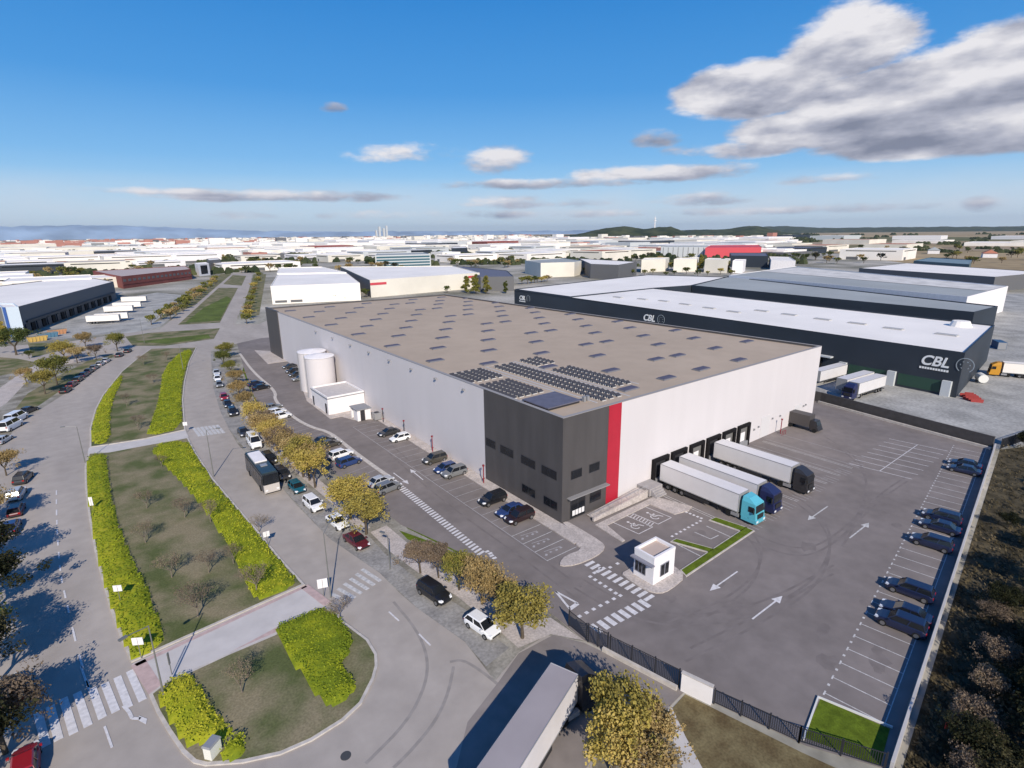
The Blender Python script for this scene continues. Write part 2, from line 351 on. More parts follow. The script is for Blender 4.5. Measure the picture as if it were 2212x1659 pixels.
# planted islands in the middle of the avenue
isl_low = GL([(322, 1503), (363, 1472), (409, 1453), (498, 1412), (593, 1372), (688, 1312), (703, 1312), (745, 1345), (796, 1383), (815, 1415), (816, 1440), (809, 1467), (782, 1521), (742, 1559), (674, 1602), (606, 1632), (525, 1650), (444, 1656), (418, 1650), (393, 1627), (363, 1583), (338, 1540)])
isl_mid = GL([(284, 1432), (262, 1383), (238, 1318), (217, 1242), (204, 1190), (192, 1119), (184, 1056), (183, 1010), (191, 981), (237, 978), (322, 962), (407, 947), (425, 981), (462, 1036), (500, 1081), (550, 1139), (609, 1210), (659, 1264)])
isl_up = GL([(194, 967), (194, 926), (205, 886), (221, 855), (262, 804), (300, 772), (326, 754), (425, 751), (410, 782), (400, 824), (396, 864), (401, 929), (312, 949), (230, 962)])
for p, nm in ((isl_low, 'a'), (isl_mid, 'b'), (isl_up, 'c')):
    q = ccw(p)
    b = MB(); b.prism(q, .0, .15); struct(b.build('island_kerb', M_kerb))
    b = MB(); b.sheet(inset(q, .28), .165); struct(b.build('island_grass', M_grass))
sheet('island_path', [GL([(283, 1440), (290, 1434), (659, 1266), (690, 1282), (716, 1302), (700, 1312), (688, 1313), (593, 1373), (498, 1413), (409, 1455), (363, 1473), (322, 1503)]),
                      GL([(189, 981), (192, 968), (230, 963), (312, 950), (401, 930), (408, 946), (322, 963), (237, 979)])], .10, M_lightpave)
sheet('path_edge_paving', [GL([(283, 1440), (314, 1425), (350, 1480), (322, 1503)]), GL([(290, 1436), (659, 1266), (664, 1269), (296, 1441)]), GL([(650, 1272), (666, 1264), (716, 1302), (700, 1311)]), GL([(500, 1409), (593, 1369), (640, 1340), (632, 1336), (588, 1362)])], .106, M_pink)
sheet('median_grass', [GL([(270, 727), (325, 719), (475, 709), (462, 732), (357, 747), (287, 747)]), GL([(384, 702), (472, 622), (514, 622), (475, 697)]), GL([(482, 614), (503, 594), (532, 596), (522, 617)]),
                      GL([(420, 660), (500, 592), (478, 592), (395, 648), (330, 698)]), GL([(548, 592), (575, 592), (560, 680), (520, 690), (530, 650)])], .03, M_grass)
sheet('median_lawn', [GL([(400, 697), (440, 665), (490, 640), (500, 645), (474, 693)]), GL([(290, 738), (450, 722), (455, 730), (360, 743)])], .034, mat('bright_grass', (.10, .13, .03), .95, var=.25, scale=.1, fine=1))

# ------------------------------------------------------------------ painted markings
def pnt(name, quads, m_, z=.046):
    b = MB()
    for q in quads: b.sheet(q, z)
    if b.f: struct(b.build(name, m_))
def line(a, b_, w):
    a = V(a); b_ = V(b_); d = (b_-a).normalized(); n = V((-d.y, d.x))*w/2
    return [tuple(a+n), tuple(b_+n), tuple(b_-n), tuple(a-n)]
def lines(ps, w): return [line(a, b_, w) for a, b_ in ps]
def lerp(a, b_, t): return (a[0]+(b_[0]-a[0])*t, a[1]+(b_[1]-a[1])*t)
# zebra crossings on the avenue
c3 = lambda x, y: (x*.2708, 1209.6+y*.2708)
z1 = [((1035, 885), (1140, 1125)), ((935, 935), (1030, 1180)), ((835, 985), (925, 1215)), ((735, 1025), (820, 1265)), ((615, 1060), (705, 1330)), ((505, 1105), (590, 1390)), ((400, 1165), (470, 1440)), ((300, 1210), (370, 1490))]
pnt('zebra_crossing', lines([(G(*c3(*a)), G(*c3(*b_))) for a, b_ in z1], .62), M_paint)
z2 = []
a0, a1 = G(716, 1283), G(752, 1302); b0, b1 = G(782, 1230), G(822, 1256)
for i in range(6): z2.append((lerp(a0, b0, i/5), lerp(a1, b1, i/5)))
pnt('zebra_crossing', lines(z2, .5), M_worn)
z3 = []
a0, a1 = G(418, 925), G(432, 943); b0, b1 = G(468, 918), G(484, 936)
for i in range(7): z3.append((lerp(a0, b0, i/6), lerp(a1, b1, i/6)))
pnt('zebra_crossing', lines(z3, .6), M_worn)
# dashed centre line of the left road
c = chaikin([G(x, y) for x, y in ((122, 1060), (122, 1100), (124, 1160), (131, 1245), (146, 1310), (160, 1372), (175, 1430), (192, 1485))], 1, False)
dl = []; acc = 0
for a, b_ in zip(c, c[1:]):
    L_ = math.dist(a, b_); n = max(1, int(L_/1.6))
    for i in range(n):
        if (acc % 2) == 0: dl.append((lerp(a, b_, i/n), lerp(a, b_, (i+1)/n)))
        acc += 1
pnt('lane_dashes', lines(dl, .18)+lines([(G(*c3(835, 1330)), G(*c3(895, 1500))), (G(*c3(645, 850)), G(*c3(712, 1040))), (G(840, 1322), G(862, 1342)), (G(905, 1370), G(930, 1395))], .18), M_paint)
tn = [c3(985, 1165), c3(1030, 1215), c3(1055, 1265), c3(1120, 1270)]
pnt('turn_arrow', [q for a, b_ in zip(tn, tn[1:]) for q in lines([(G(*a), G(*b_))], .28)]+[GL([c3(1110, 1245), c3(1175, 1270), c3(1165, 1315), c3(1108, 1285)])], M_paint, .05)
# faint tyre arcs on the turning head
for k, (pts) in enumerate([[(980, 1440), (968, 1500), (940, 1560), (890, 1620), (850, 1659)], [(972, 1430), (1000, 1425), (1040, 1450), (1075, 1478)], [(850, 1300), (900, 1360), (925, 1420), (920, 1480), (880, 1560), (790, 1650)]]):
    b = MB(); b.strip(chaikin(GL(pts), 2, False), .3, .018); struct(b.build('tyre_mark', M_oil))
b = MB(); b.tube((*G(747, 1633), .013), (*G(747, 1633), .03), .42, n=16); struct(b.build('manhole_cover', mat('cast_iron', (.06, .06, .06), .6)))

M_yoil = mat('yard_tyre_marks', (.186, .163, .155), .85, var=.12, scale=.6); zt_ = .0410
for pts in ([(1560, 1120), (1640, 1180), (1640, 1250), (1560, 1320), (1430, 1370)], [(1700, 1070), (1800, 1150), (1780, 1260), (1640, 1350), (1480, 1430)], [(1600, 1160), (1720, 1210), (1800, 1180), (1900, 1080), (1960, 1040)], [(820, 960), (900, 1035), (1000, 1115), (1120, 1200), (1240, 1290)], [(1240, 1270), (1340, 1330), (1480, 1360), (1640, 1330), (1800, 1240)], [(1780, 950), (1860, 1000), (1880, 1080), (1820, 1180)]):
    for dx in (0, 1.9):
        b = MB(); b.strip(chaikin([(p[0]+dx, p[1]+dx*.4) for p in GL(pts)], 3, False), .3, zt_); zt_ += .0004; struct(b.build('tyre_mark', M_yoil))
rs_ = random.Random(4)
for _ in range(26):
    px, py = rs_.uniform(1400, 1960), rs_.uniform(1010, 1480); x, y = G(px, py)
    if not inside(lot, x, y) or y > -3: continue
    k_ = rs_.uniform(.3, 1.1); struct(MB().sheet([(x+k_*rs_.uniform(.5, 1.1)*cos(t)*1.5, y+k_*rs_.uniform(.5, 1.1)*sin(t)) for t in [2*pi*i/11 for i in range(11)]], .0402+.00002*_).build('oil_stain', M_yoil))
# arrows: tail and tip
def arrow(t, h, w=.18, hw=.5, hl=1.5):
    t = V(t); h = V(h); d = (h-t).normalized(); n = V((-d.y, d.x)); k = h-d*hl
    return [[tuple(t+n*w/2), tuple(t-n*w/2), tuple(k-n*w/2), tuple(k+n*w/2)], [tuple(k-n*hw), tuple(h), tuple(k+n*hw)]]
for t, h in (((1593, 1235), (1533, 1277)), ((1625, 1338), (1690, 1288)), ((914, 1037), (886, 1014)), ((850, 1022), (883, 1046))):
    pnt('lane_arrow', arrow(G(t[0], t[1]), G(h[0], h[1])), M_paint)
for t, h in (((1788, 1094), (1745, 1124)), ((1835, 1163), (1877, 1130))): pnt('lane_arrow', arrow(G(*t), G(*h)), M_worn)
# give way triangle
tp, t2, t3 = G(1200, 1278), G(1248, 1304), G(1231, 1316)
pnt('give_way_mark', lines([(tp, t2), (tp, t3)], .25)+lines([(t2, t3)], .5), M_paint)
# two pedestrian crossings at the gate, blocks
blk = []
a, e_ = G(1274, 1218), G(1402, 1292)
for i in range(11): p = lerp(a, e_, i/10); blk.append(line((p[0]-.75, p[1]), (p[0]+.75, p[1]), .48))
a, e_ = G(1396, 1302), G(1283, 1361)
for i in range(8): p = lerp(a, e_, (i+.3)/7.6); blk.append(line((p[0], p[1]-.75), (p[0], p[1]+.75), .62))
pnt('gate_crossing', blk, M_paint)
dots = []
for a, e_, n in (((1275, 1246), (1330, 1282), 6), ((1252, 1332), (1340, 1287), 7), ((1284, 1238), (1296, 1228), 2), ((1318, 1226), (1334, 1218), 2)):
    a, e_ = G(*a), G(*e_)
    for i in range(n): p = lerp(a, e_, i/max(1, n-1)); dots.append(line((p[0]-.22, p[1]), (p[0]+.22, p[1]), .4))
pnt('yield_dots', dots, M_paint)
# ladder strip along the drive, and its small end marks
a, e_ = V(G(843, 1034)), V(G(1040, 1196)); n = 40; d = (e_-a).normalized()
lad = []
for i in range(n): p = a+(e_-a)*(i/(n-1)); lad.append(line((p.x-.6, p.y), (p.x+.6, p.y+.25), .38))
for x, y in ((1052, 1192), (1059, 1196), (1062, 1201), (1068, 1206)): p = G(x, y); lad.append(line((p[0]-.3, p[1]), (p[0]+.3, p[1]), .4))
pnt('ladder_strip', lad, M_paint)
# bays against the long facade (row A) and over the drive (row B)
ra = [((-7.6, y), (-2.4, y)) for y in [-5.6+2.45*i for i in range(27)]]
pnt('bay_lines', lines(ra, .1)+lines([((-7.6, -5.7), (-7.6, 58))], .1), M_faint)
pnt('bay_lines', lines([((-7.6+k, y), (-2.6+k, y)) for k in (0,) for y in (-5.6, -3.15, -.7, 1.75)], .1), M_worn, .05)
dm = []
for y in (-4.4, -1.9, .5):
    for x in (-7.0, -6.1, -5.2, -4.4): dm.append(line((x, y-.3+((x*7) % .5)), (x+.35, y), .3))
    dm += lines([((-6.6, y+.6), (-4, y+.2))], .1)
pnt('bay_symbols', dm, M_faint)
rb = []
for pa, pb, n in (((742, 1005), (808, 985), 0),): pass
cl = [G(x, y) for x, y in ((518, 764), (548, 806), (597, 846), (592, 866), (636, 904), (673, 924), (713, 934), (761, 974), (823, 1019), (843, 1032))]
b = MB(); b.rib(chaikin(cl, 2, False), .75, .03, .13); struct(b.build('kerb_line', M_kerb))
for y in [12+2.45*i for i in range(36)]:
    # bay dividers west of the drive, ending at the kerb
    for (p, q) in zip(cl, cl[1:]):
        if (p[1]-y)*(q[1]-y) <= 0 and p[1] != q[1]:
            xx = lerp(p, q, (y-p[1])/(q[1]-p[1]))[0]
            if inside(lot, xx-4.5, y): rb.append(((xx-5, y-.9), (xx-.4, y)))
            break
rb += [((-19.3, y-1.2), (-14.6, y)) for y in [11.5-2.45*i for i in range(7)] if inside(lot, -18.5, y-1)]
pnt('bay_lines', lines(rb, .1), M_faint)
# bays along the lot wall
wa, wb = V((-5.4, -42.4)), V((81.6, -30.0)); wd = (wb-wa).normalized(); wn = V((-wd.y, wd.x)); bl = []; tk = []
for i in range(33):
    p = wa+wd*(4.6+2.48*i); q = p+wn*.8; r_ = p+wn*5.4; bl.append((tuple(q), tuple(r_)))
    tk.append(line(tuple(r_-wd*.3), tuple(r_+wd*.3), .14)); tk.append(line(tuple(r_+wd*1.1), tuple(r_+wd*1.4), .22))
pnt('wall_bay_lines', lines(bl, .1), M_worn); pnt('wall_bay_ticks', tk, M_worn, .05)
pnt('wall_bay_lines', lines([(tuple(wa+wd*4+wn*.8), tuple(wb+wn*.8))], .08), M_worn, .05)
# motorcycle / van comb in the middle of the lot
a, e_ = V(G(1900, 1018)), V(G(1982, 961)); cm = [(tuple(a), tuple(e_))]; d = (e_-a).normalized()
for i in range(8):
    p = a+(e_-a)*(i/7); cm.append((tuple(p+V((-.6, 4.6))), tuple(p+V((.6, -4.6)))))
pnt('comb_bays', lines(cm, .12), M_paint)
# dock bays
dk = []; rd = []
for i in range(8):
    x = 18.2+4.85*i
    dk.append(((x, -1.2), (x-.2, -17.5))); dk.append(((x+.5, -1.2), (x+.3, -17.5)))
    rd.append(((x+.1, -15.2), (x+2.0, -17.3)))
pnt('dock_bay_lines', lines(dk, .1), M_worn)
pnt('dock_bay_marks', lines([((18+4.85*i+k, -16.0), (18+4.85*i+k-.2, -18.2)) for i in range(8) for k in (1.5, 2.4, 3.3)], .1), M_faint)
pnt('dock_bay_lines', lines([((18+4.85*i+2, -1), (18+4.85*i+1.8, -17)) for i in range(5, 9)], .1), M_faint)
# reserved bays in front of the offices, wheelchair marks
pnt('reserved_bays', lines([((6.4, -8.6), (6.0, -4.3)), ((9.4, -8.6), (9.0, -4.3)), ((10.6, -8.6), (10.2, -4.3)), ((13.6, -8.6), (13.2, -4.3)), ((6.4, -8.6), (9.4, -8.6)), ((10.6, -8.6), (13.6, -8.6))], .12)
    + lines([((9.1+.0, -8.3+.5*i), (10.3, -8.0+.5*i)) for i in range(8)], .14), M_paint, .05)
def wheelchair(x, y, s):
    q = []
    pts = [(x+s*.55*cos(t), y+s*.55*sin(t)) for t in [2*pi*i/14+.6 for i in range(11)]]
    q += lines(list(zip(pts, pts[1:])), .14*s)
    q += lines([((x, y+.1*s), (x+.1*s, y+1.0*s)), ((x, y+.1*s), (x+.7*s, y)), ((x+.7*s, y), (x+.95*s, y-.6*s)), ((x+.05*s, y+.6*s), (x+.6*s, y+.6*s))], .16*s)
    q.append([(x+.1*s+.2*s*cos(t), y+1.3*s+.2*s*sin(t)) for t in [2*pi*i/8 for i in range(8)]])
    return q
pnt('wheelchair_mark', wheelchair(7.6, -7.0, 1.1), M_paint, .054); pnt('wheelchair_mark', wheelchair(11.9, -7.0, 1.1), M_paint, .054)
dt = []
for a, e_, n in (((1483, 1107), (1515, 1120), 5), ((1513, 1126), (1452, 1159), 8)):
    a, e_ = G(*a), G(*e_)
    for i in range(n): p = lerp(a, e_, i/(n-1)); dt.append(line((p[0]-.2, p[1]), (p[0]+.2, p[1]), .35))
pnt('path_dots', dt, M_paint, .05)
pnt('small_bay_lines', lines([(G(1500, 1150), G(1535, 1165)), (G(1535, 1165), G(1552, 1157)), (G(1462, 1176), G(1517, 1204)), (G(1526, 1137), G(1590, 1166))], .14), M_worn, .05)

# raised pavements of the lot
b = MB()
b.prism(chaikin([(-2.3, -5.0), (-2.3, -6.6), (-5.2, -6.3), (-6.6, -6.9), (-7.2, -7.6), (-5.6, -8.6), (-2.2, -8.9), (.2, -8.3), (.9, -7.0), (1.0, -1.2), (.9, -.05), (-.02, -.05), (-.05, -4), (-.6, -4.6)], 1), .03, .17)
b.prism([(-2.3, -5.0), (-.62, -4.62), (-.06, -4), (-.06, 58.5), (-1.6, 58.5), (-2.0, 40)], .03, .166)
struct(b.build('lot_pavement', M_pave))
b = MB(); b.prism([(3.4, -3.3), (16.8, -3.0), (18.6, -8.6), (17.2, -9.0), (14.6, -8.4), (14.2, -4.2), (4.6, -4.4), (3.6, -8.6), (3.0, -8.6)], .03, .17); struct(b.build('bay_pavement', M_pave))
b = MB(); b.prism(chaikin([(-2.6, -13.6), (-2.7, -17.2), (-1.9, -18.6), (-.4, -18.9), (3.3, -18.5), (3.9, -16), (3.6, -13.4), (-2, -13.2)], 1), .03, .17); struct(b.build('gatehouse_pavement', M_pave))
b = MB(); b.prism([(-9.6, 66.5), (.3, 66.5), (.3, 97), (-6.4, 97), (-9.3, 84)], .03, .16); b.prism([(-5.5, 62), (-.02, 59), (-.02, 66.4), (-7, 66.4)], .03, .156)
b.prism([(-6, 134), (-.05, 134), (-.05, 155), (-4, 160)], .03, .156); struct(b.build('plant_pavement', M_pave))
# L-shaped lawn strips by the gatehouse and the corner lawn
LW = [[(3.4, -18.35), (19.2, -17.9), (19.2, -16.9), (3.8, -17.4)], [(17.2, -12.6), (18.4, -12.7), (19.2, -16.85), (17.9, -16.85)], [(8.3, -12.7), (9.2, -12.7), (10.9, -17.1), (9.9, -17.15)]]
kp = MB()
for q in LW: kp.prism(inset(q, -.16), .03, .16)
struct(kp.build('lawn_kerb', M_kerb))
for i, q in enumerate(LW):
    struct(MB().sheet(q, .19+.003*i).build('lawn_strip', M_lawn))
gq = [(-2.6, -36.5), (-1.2, -41.4), (-5.5, -42.2), (-7.6, -37.4)]
b = MB(); b.rib([(-7.9, -37.5), (-2.6, -36.3), (-.95, -41.5)], .16, .03, .2); struct(b.build('lawn_edge', mat('white_kerb', (.62, .62, .6), .8)))
sheet('corner_lawn', [gq], .06, M_lawn)

# ------------------------------------------------------------------ large structure: the warehouse
M_white = mat('white_cladding', (.62, .585, .59), .75, var=.016, scale=.4, stretch=(1, 1, .12), detail=4, fine=.04, fa=.03)
M_dark = mat('dark_cladding', (.075, .069, .069), .55, var=.10, scale=.6, stretch=(1, 1, .15))
M_red = mat('red_cladding', (.42, .016, .035), .5, var=.05, scale=.4)
M_roof = mat('beige_roof', (.43, .345, .265), .9, var=.07, scale=.05, detail=4, ramp=(.25, .75), fine=.3, fa=.04)
M_cap = mat('parapet_cap', (.30, .28, .27), .7)
M_glass = mat('dark_glass', (.012, .014, .018), .12)
M_black = mat('black_rubber', (.012, .011, .012), .8)
M_sky = mat('skylight_film', (.10, .10, .145), .8, var=.25, scale=.05)
M_solar = mat('solar_cells', (.05, .048, .055), .7)
M_grey = mat('grey_metal', (.32, .32, .33), .5, metal=.3)
M_steel = mat('galvanised_steel', (.45, .45, .45), .5, metal=.5)
M_stucco = mat('white_plaster', (.78, .75, .75), .75, var=.04, scale=.8)
M_shade = mat('sunshade_metal', (.22, .22, .26), .5)
M_navy = mat('dark_metal', (.03, .03, .035), .5)
H = 13*S; T = .4
BX, B2X, LY, LX = 75.5, 69.4, 138.0, .0
wh = empty('logistics_warehouse', (0, 0, 0), label='huge flat-roofed warehouse with beige roof, pale walls, charcoal corner and red stripe', cat='warehouse')
def part(name, mats, par, f, **k):
    b = MB(); f(b); return b.build(name, mats, par, **k)
part('corner_wall', M_dark, wh, lambda b: (b.box(0, 0, 0, T, 18.9, H), b.box(T, 0, 0, 9.0, T, H)))
part('red_stripe', M_red, wh, lambda b: b.box(9.0, -.03, 0, 11.7, T, H))
part('dock_wall', M_white, wh, lambda b: b.box(11.7, 0, 0, BX, T, H))
part('side_wall', M_white, wh, lambda b: b.box(.0, 18.9, 0, T, LY, H))
part('end_wall', M_dark, wh, lambda b: (b.box(-.25, LY, 0, T, 152.5, H+.3), b.hexa([(T, 152.1, 0), (T, 152.5, 0), (B2X, 147.9, 0), (B2X, 147.5, 0)], [(T, 152.1, H), (T, 152.5, H), (B2X, 147.9, H), (B2X, 147.5, H)])))
part('far_wall', M_dark, wh, lambda b: b.hexa([(BX-.003, T, 0), (BX-T, T, 0), (B2X-T, 147.4, 0), (B2X, 147.4, 0)], [(BX-.003, T, H), (BX-T, T, H), (B2X-T, 147.4, H), (B2X, 147.4, H)]))
part('roof', M_roof, wh, lambda b: b.sheet([(.39, .39), (BX-T+.01, .39), (B2X-T+.01, 147.6), (.39, 152.2)], H-.45))
part('parapet_cap', M_cap, wh, lambda b: (b.box(-.06, -.06, H, T+.1, LY, H+.07), b.box(T+.1, -.06, H, BX, T+.1, H+.066), b.hexa([(BX+.04, T+.1, H), (BX-T-.1, T+.1, H), (B2X-T-.1, 147.5, H), (B2X+.04, 147.5, H)], [(BX+.04, T+.1, H+.07), (BX-T-.1, T+.1, H+.07), (B2X-T-.1, 147.5, H+.07), (B2X+.04, 147.5, H+.07)])))
def window(par, f, hz=None):
    w = part('window', M_navy, par, f[0]); part('pane', M_glass, w, f[1])
for (ya, yb, za, zb) in ((20-1.6, 15.9, 6.4, 7.6), (14.4, 11.2, 6.4, 7.6), (9.1, 5.9, 6.4, 7.6), (4.3, 1.2, 6.4, 7.6), (8.9, 5.9, 1.7, 2.9), (3.8, 1.0, 1.7, 2.9)):
    w = part('window', M_navy, wh, lambda b: b.box(-.05, yb-.08, za-.08, -.002, ya+.08, zb+.08))
    part('pane', M_glass, w, lambda b: (b.box(-.062, yb, za, -.052, (ya+yb)/2-.04, zb), b.box(-.062, (ya+yb)/2+.04, za, -.052, ya, zb)))
for (xa, xb, za, zb) in ((1.7, 3.7, 6.4, 7.6), (5.3, 7.3, 6.4, 7.6), (5.6, 7.8, 1.5, 3.1)):
    w = part('window', M_navy, wh, lambda b: b.box(xa-.08, -.05, za-.08, xb+.08, -.002, zb+.08))
    part('pane', M_glass, w, lambda b: b.box(xa, -.062, za, xb, -.052, zb))
d = part('entrance_door', M_navy, wh, lambda b: b.box(1.6, -.06, .17, 4.6, -.002, 3.4)); part('door_glass', M_glass, d, lambda b: (b.box(1.75, -.075, .3, 3.05, -.062, 3.2), b.box(3.15, -.075, .3, 4.45, -.062, 3.2)))
part('door_sign', mat('white_sheet', (.75, .74, .74), .5), d, lambda b: [b.box(1.8+.62*i, -.30, .75, 2.3+.62*i, -.26, 1.55) for i in range(4)])
part('canopy', mat('canopy_metal', (.26, .25, .25), .5), wh, lambda b: b.box(.9, -.8, 3.62, 8.95, -.003, 3.76))
for i in range(6):                                             # dock shelters
    cx = [21.6, 26.5, 31.6, 36.6, 41.6, 46.6][i]
    s = part('dock_shelter', M_black, wh, lambda b: (b.box(cx-2.05, -.45, .0, cx-1.45, -.002, 4.0), b.box(cx+1.45, -.45, .0, cx+2.05, -.002, 4.0), b.box(cx-2.05, -.45, 4.0, cx+2.05, -.002, 4.6)))
    part('dock_door', M_navy if i not in (2, 5, 4) else mat('dock_interior', (.16, .155, .15), .7), s, lambda b: b.box(cx-1.44, -.06, 1.1, cx+1.44, -.004, 3.99))
    if i in (2, 5, 4): part('door_panel', M_stucco, s, lambda b: b.box(cx-.7, -.1, 1.15, cx+.75, -.065, 2.9))
    part('dock_leveller', M_grey, s, lambda b: b.box(cx-1.4, -.5, 0.02, cx+1.4, -.004, 1.08))
part('loading_door', mat('pale_door', (.62, .60, .60), .6), wh, lambda b: b.box(53.2, -.06, .1, 56.6, -.002, 4.4))
part('loading_door', MATS['pale_door'], wh, lambda b: b.box(66.5, -.06, .1, 69.5, -.002, 4.2))
for x, z in ((50.6, 2.6), (52.2, 2.8), (70.4, 3.4), (71.4, 3.5), (57.4, 3.4), (60.5, 3.3)):
    part('wall_lamp', M_grey, wh, lambda b: b.box(x-.12, -.3, z-.15, x+.12, -.002, z+.15))
for y in (24.5, 34, 43.5, 53.5, 64, 75, 87, 100):
    part('wall_lamp', M_grey, wh, lambda b: (b.box(-.55, y-.2, H-1.45, -.25, y+.2, H-1.15), b.box(-.26, y-.05, H-1.35, -.002, y+.05, H-1.27)))
# roof lights (a staggered grid) and solar panels
ZR = H-.45
sk = None
cols = [(5, 43.2), (11.8, 34.2), (18.9, 24.6), (25.8, 15.1), (33, 25.4), (39.6, 15.7), (45.7, 15.1), (51.9, 24.8), (57.8, 14.3), (64.3, 24.1), (70, 14)]
hidden = [(11.8, 14), (5, 23.5), (5, 4)]
def make_skylight(x, y):
    b = MB(); b.box(-1.75, -.85, 0, 1.75, .85, .22); b.cur = 1; b.box(-1.62, -.72, .22, 1.62, .72, .30); return b.build('skylight', [mat('skylight_kerb', (.19, .19, .21), .8), M_sky], wh)
for cx, y0 in cols:
    y = y0
    while y < 146:
        if sk is None: sk = make_skylight(0, 0); o = sk
        else: o = sk.copy(); COL.objects.link(o)
        o.parent = wh; o.location = (cx, y, ZR+.005); y += 19.6
for cx, y in ((18.8, 4.9), (29.2, 5.3), (39.4, 5.3), (51.3, 4.9)):
    o = sk.copy(); COL.objects.link(o); o.parent = wh; o.location = (cx, y, ZR+.005)
pan = []
for x0, x1, nx, y0, y1, ny in ((1.4, 6.8, 5, 12.8, 21.3, 9), (11.2, 14.6, 3, 3.4, 30.6, 26), (1.4, 7.4, 5, 24.6, 30.8, 7), (17.9, 21.5, 3, 7.4, 21.6, 14), (18.2, 21.8, 3, 26.9, 31.6, 5)):
    for i in range(nx):
        for j in range(ny): pan.append((x0+(x1-x0)*i/(nx-1), y0+(y1-y0)*j/(ny-1)))
pan.sort(key=lambda p: p[0]*.8+p[1])
def panel(b, x, y, z):
    b.cur = 0; b.hexa([(x-.45, y-.34, z+.12), (x+.45, y-.34, z+.12), (x+.45, y+.30, z+.42), (x-.45, y+.30, z+.42)], [(x-.45, y-.34, z+.17), (x+.45, y-.34, z+.17), (x+.45, y+.30, z+.47), (x-.45, y+.30, z+.47)])
    b.cur = 1; b.box(x-.42, y+.2, z, x-.36, y+.26, z+.4); b.box(x+.36, y+.2, z, x+.42, y+.26, z+.4); b.box(x-.45, y-.4, z, x+.45, y-.28, z+.12)
MP = [M_solar, mat('panel_rack', (.55, .55, .54), .5)]
p0 = None
for i, (x, y) in enumerate(pan[:100]):
    if p0 is None: b = MB(); panel(b, 0, 0, 0); p0 = b.build('solar_panel', MP, wh); o = p0
    else: o = p0.copy(); COL.objects.link(o)
    o.location = (x, y, ZR+.005)
b = MB()
for x, y in pan[100:]: panel(b, x, y, ZR+.005)
o = b.build('solar_panel_field', MP, wh); o['kind'] = 'stuff'
b = MB(); b.box(1.4, 4.7, ZR+.01, 7.6, 10.2, ZR+.35); b.cur = 1; b.box(1.2, 4.5, ZR+.35, 7.8, 10.4, ZR+.5)
b.build('roof_array', [M_navy, mat('blue_array', (.12, .115, .15), .6, var=.1, scale=1)], wh)
b = MB(); b.rib([(2.0, 31.9), (8.6, 32.3), (8.8, 11.6), (1, 11.2)], .35, ZR+.01, ZR+.05); b.rib([(9.6, 3), (9.8, 32.4), (16, 32.6), (16, 2.2)], .35, ZR+.01, ZR+.05); b.rib([(16.8, 6), (16.9, 32.8)], .35, ZR+.012, ZR+.055); b.rib([(22.6, 6), (22.7, 23)], .3, ZR+.012, ZR+.055)
b.build('roof_walkway', mat('walkway_metal', (.46, .44, .42), .7), wh)
part('roof_vent', M_grey, wh, lambda b: [b.box(8.4+.7*i, 4.5, ZR, 8.8+.7*i, 5.0, ZR+.8) for i in range(2)])

# ------------------------------------------------------------------ plant beside the long wall
for i, (x, y, lb) in enumerate(((-4.4, 86.3, 'white cylindrical water tank directly behind the flat-roofed pump house'), (-3.9, 93.7, 'white cylindrical water tank farther from the pump house, behind the other tank'))):
    t = empty('water_tank', (x, y, .16), label=lb, cat='tank', group='white tanks along the long warehouse wall')
    hh = 10.4
    b = MB()
    b.tube((0, 0, 0), (0, 0, hh), 3.55, n=40)
    part_ = b.build('shell', M_white, t, smooth=False)
    b = MB(); b.tube((0, 0, hh), (0, 0, hh+.5), 3.68, .5, n=40); b.tube((0, 0, hh-.12), (0, 0, hh), 3.7, n=40); b.build('lid', M_stucco, t)
    b = MB(); [b.tube((-3.75, k, 0), (-3.75, k, hh+.8), .04) for k in (-.25, .25)]; [b.tube((-3.75, -.25, .4*j), (-3.75, .25, .4*j), .025, n=4) for j in range(1, 27)]; b.build('ladder', M_steel, t)
ph = empty('pump_house', (-4.5, 75, .16), label='small flat-roofed white pump house in front of the tanks', cat='utility building')
part('wall', M_stucco, ph, lambda b: b.box(-4.4, -5.8, 0, 4.35, 5.6, 3.9))
part('roof', mat('grey_felt', (.50, .47, .46), .9, var=.06, scale=1), ph, lambda b: b.sheet([(-4.2, -5.6), (4.15, -5.6), (4.15, 5.4), (-4.2, 5.4)], 3.906))
part('parapet', M_stucco, ph, lambda b: (b.box(-4.42, -5.82, 3.9, -4.2, 5.62, 4.25), b.box(4.15, -5.82, 3.9, 4.37, 5.62, 4.25), b.box(-4.2, -5.82, 3.9, 4.15, -5.6, 4.25), b.box(-4.2, 5.4, 3.9, 4.15, 5.62, 4.25)))
part('gutter', M_grey, ph, lambda b: (b.box(-4.6, -5.95, 3.75, -4.43, 5.75, 3.9), b.box(-4.43, -5.95, 3.752, 4.4, -5.83, 3.9)))
part('door', M_navy, ph, lambda b: b.box(-4.46, -4.9, 0, -4.402, -3.9, 2.4)); part('door', M_navy, ph, lambda b: b.box(-4.46, 4.0, 0, -4.402, 4.9, 2.2))
sh = empty('meter_shelter', (-3.9, 62.5, .156), label='small grey flat-topped transformer shelter beside the pump house', cat='shelter')
part('roof', M_grey, sh, lambda b: b.box(-1.8, -2.2, 2.5, 1.7, 2.1, 2.7))
part('wall', M_stucco, sh, lambda b: (b.box(-1.6, -2, 0, -.9, -1.7, 2.49), b.box(.2, -2, 0, 1.5, -1.7, 2.49), b.box(-1.6, 1.5, 0, 1.5, 1.9, 2.49), b.box(-1.6, -1.7, 0, -1.4, .2, 2.49)))
part('door', M_navy, sh, lambda b: b.box(-.85, -1.9, 0, .15, -1.8, 2.3))
cu = empty('cooling_unit', (-1.4, 59.7, .156), label='low grey ventilation box on the pavement beside the meter shelter', cat='ventilation unit')
